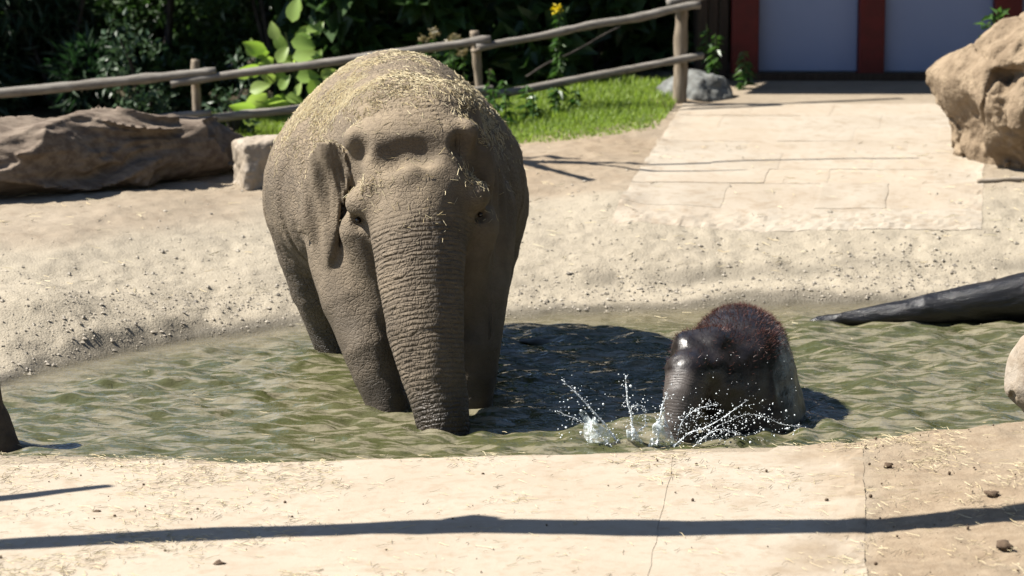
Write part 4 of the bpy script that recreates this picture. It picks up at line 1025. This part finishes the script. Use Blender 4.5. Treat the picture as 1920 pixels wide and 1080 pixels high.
# ------------------------------------------------------------------ gravel, straw and clods on the ground
def scatter_ground(n, fn, ymin, ymax, xmin=-4., xmax=4.4):
    x = rng.uniform(xmin, xmax, n); y = rng.uniform(ymin, ymax, n); k = rng.random(n) < fn(x, y); return x[k], y[k]
def pf(x, y):
    t = y-far_y(x); nn = fbm(x*1.5, y*1.5, 2, 3)
    return np.clip(sstep(-.12, .05, t)*(.95*sstep(1.1, .25, t+.35*nn)+.16*sstep(2.9, 1.6, t+.4*nn)+.03*sstep(4, 2.6, t)), 0, 1)*(1-.85*sstep(1.3, 1.2, np.abs(x-way_far(y)))*sstep(21, 21.2, y))
x, y = scatter_ground(52000, pf, 17, 23.5)
n = len(x); r = np.clip(rng.gamma(2.2, .0027, n), .0025, .02); z = gz(x, y)
ov = np.array([(1, 0, 0), (-1, 0, 0), (0, 1, 0), (0, -1, 0), (0, 0, 1), (0, 0, -1)], dtype=float); of = np.array([(0, 2, 4), (2, 1, 4), (1, 3, 4), (3, 0, 4), (2, 0, 5), (1, 2, 5), (3, 1, 5), (0, 3, 5)])
th = rng.uniform(0, 6.28, n); sc = rng.uniform(.6, 1.3, (n, 6, 1)); q = ov[None]*sc*r[:, None, None]; q[:, :, 2] *= .7
qx = q[:, :, 0]*np.cos(th)[:, None]-q[:, :, 1]*np.sin(th)[:, None]; qy = q[:, :, 0]*np.sin(th)[:, None]+q[:, :, 1]*np.cos(th)[:, None]
Vp = np.stack([qx+x[:, None], qy+y[:, None], q[:, :, 2]+z[:, None]+r[:, None]*.25], -1).reshape(-1, 3)
pe = mk('gravel', Vp, (np.arange(n)[:, None, None]*6+of[None]).reshape(-1, 3), M['pebble'], None, False, {'rnd': np.repeat(rng.random(n)**8, 6)})
tag(pe, 'loose gravel and pebbles strewn along the far bank', 'gravel', None, 'stuff')
mb = MB()
def sfn(x, y):
    nn = fbm(x*3, y*3, 4, 4); return np.clip((-.05+.9*nn+.6*sstep(-.4, -1.4, x)+.4*sstep(1.2, 1.8, x)), .05, 1)*(y < near_y(x)-.01)
x, y = scatter_ground(20000, sfn, 12.4, 15.8, -2.7, 2.8); sz = gz(x, y)+.009
straws(mb, np.stack([x, y, sz], 1), np.tile([0, 0, 1.], (len(x), 1)), .012, .075, .0011, .004, .1)
x, y = scatter_ground(1800, lambda x, y: (y > far_y(x)+.5)*(.5+.5*fbm(x*2, y*2, 1, 2)), 18.5, 24); straws(mb, np.stack([x, y, gz(x, y)+.008], 1), np.tile([0, 0, 1.], (len(x), 1)), .03, .1, .0018, .004, .1)
x, y = scatter_ground(420, lambda x, y: (y < far_y(x)-.1)*(y > near_y(x)+.3)*(.12+.6*(fbm(x*2.5, y*2.5, 6, 3) > .25)), 15.3, 19.5, -2.9, 3.2); straws(mb, np.stack([x, y, 0*x+.004], 1), np.tile([0, 0, 1.], (len(x), 1)), .015, .07, .0014, .004, .03)
o = mb.build('straw', M['straw']); tag(o, 'dry straw littered over the sandy banks and floating on the pond', 'straw', None, 'stuff')
x, y = scatter_ground(900, lambda x, y: (y < near_y(x)-.05)*(.15+.85*sstep(1.4, 1.8, x)+.2*sstep(-.8, -1.5, x)), 12.4, 15.8, -2.6, 2.8)
v, f = drops(np.stack([x, y, gz(x, y)+.010], 1), rng.gamma(2, .0015, len(x)).clip(.0012, .009))
tag(mk('crumbs', v, f, M['clod'], None, True), 'small dark crumbs of earth and bark strewn over the near bank', 'crumbs', None, 'stuff')
def clod_mesh(r, seed):
    v, f = uvsphere(np.zeros(3), r, 7, 9); n_ = fbm(v[:, 0]/r*1.4+seed, v[:, 1]/r*1.4, v[:, 2]/r*1.4, 3); return v*(1+.6*n_)[:, None]*[1.2, 1, .6], f
for i, (px, py, r, lab) in enumerate(((410, 1040, .020, 'dark crumbly clod of dirt on the near bank'), (183, 934, .016, 'dark clod of dirt beside the short shadow on the near bank'), (1228, 868, .008, 'tiny orange brown crumb on the pale slab'),
        (1880, 1062, .03, 'dark lump of earth in the brown dirt'), (1860, 968, .03, 'dark lump of earth beside the long shadow'), (1665, 890, .02, 'brown clod among straw at the dirt edge'))):
    g = G(px, py, .16); z = gz(g[0:1], g[1:2])[0]; v, f = clod_mesh(r, i*3.3); o = mk('dirt_clod', v, f, M['clod']); o.location = (g[0], g[1], z+r*.5); tag(o, lab, 'clod')
for i, (px, py, r) in enumerate(((1005, 640, .05),)):
    g = G(px, py, 0); v, f = clod_mesh(r, 8.); o = mk('stone', v*[1.5, 1, .8], f, M['greyrock']); o.location = (g[0], g[1], -.012); tag(o, 'dark wet stone just breaking the pond surface', 'stone')
for i, (px, py, l) in enumerate(((1905, 300, .35),)):
    a = P(1835, 299, 22.3); b = P(1935, 296, 22.35); a[2] = gz(a[0:1], a[1:2])[0]+.02; b[2] = gz(b[0:1], b[1:2])[0]+.02
    v, f = tube(lerp_path([a, (a+b)/2, b], 10, .01, 1), np.full(10, .018), 8, .2, 1, 12.); tag(mk('stick', v, f, M['block']), 'pale dry stick lying at the foot of the sandstone boulder', 'stick')
import time; print(time.perf_counter(), 'done', len(bpy.data.objects))
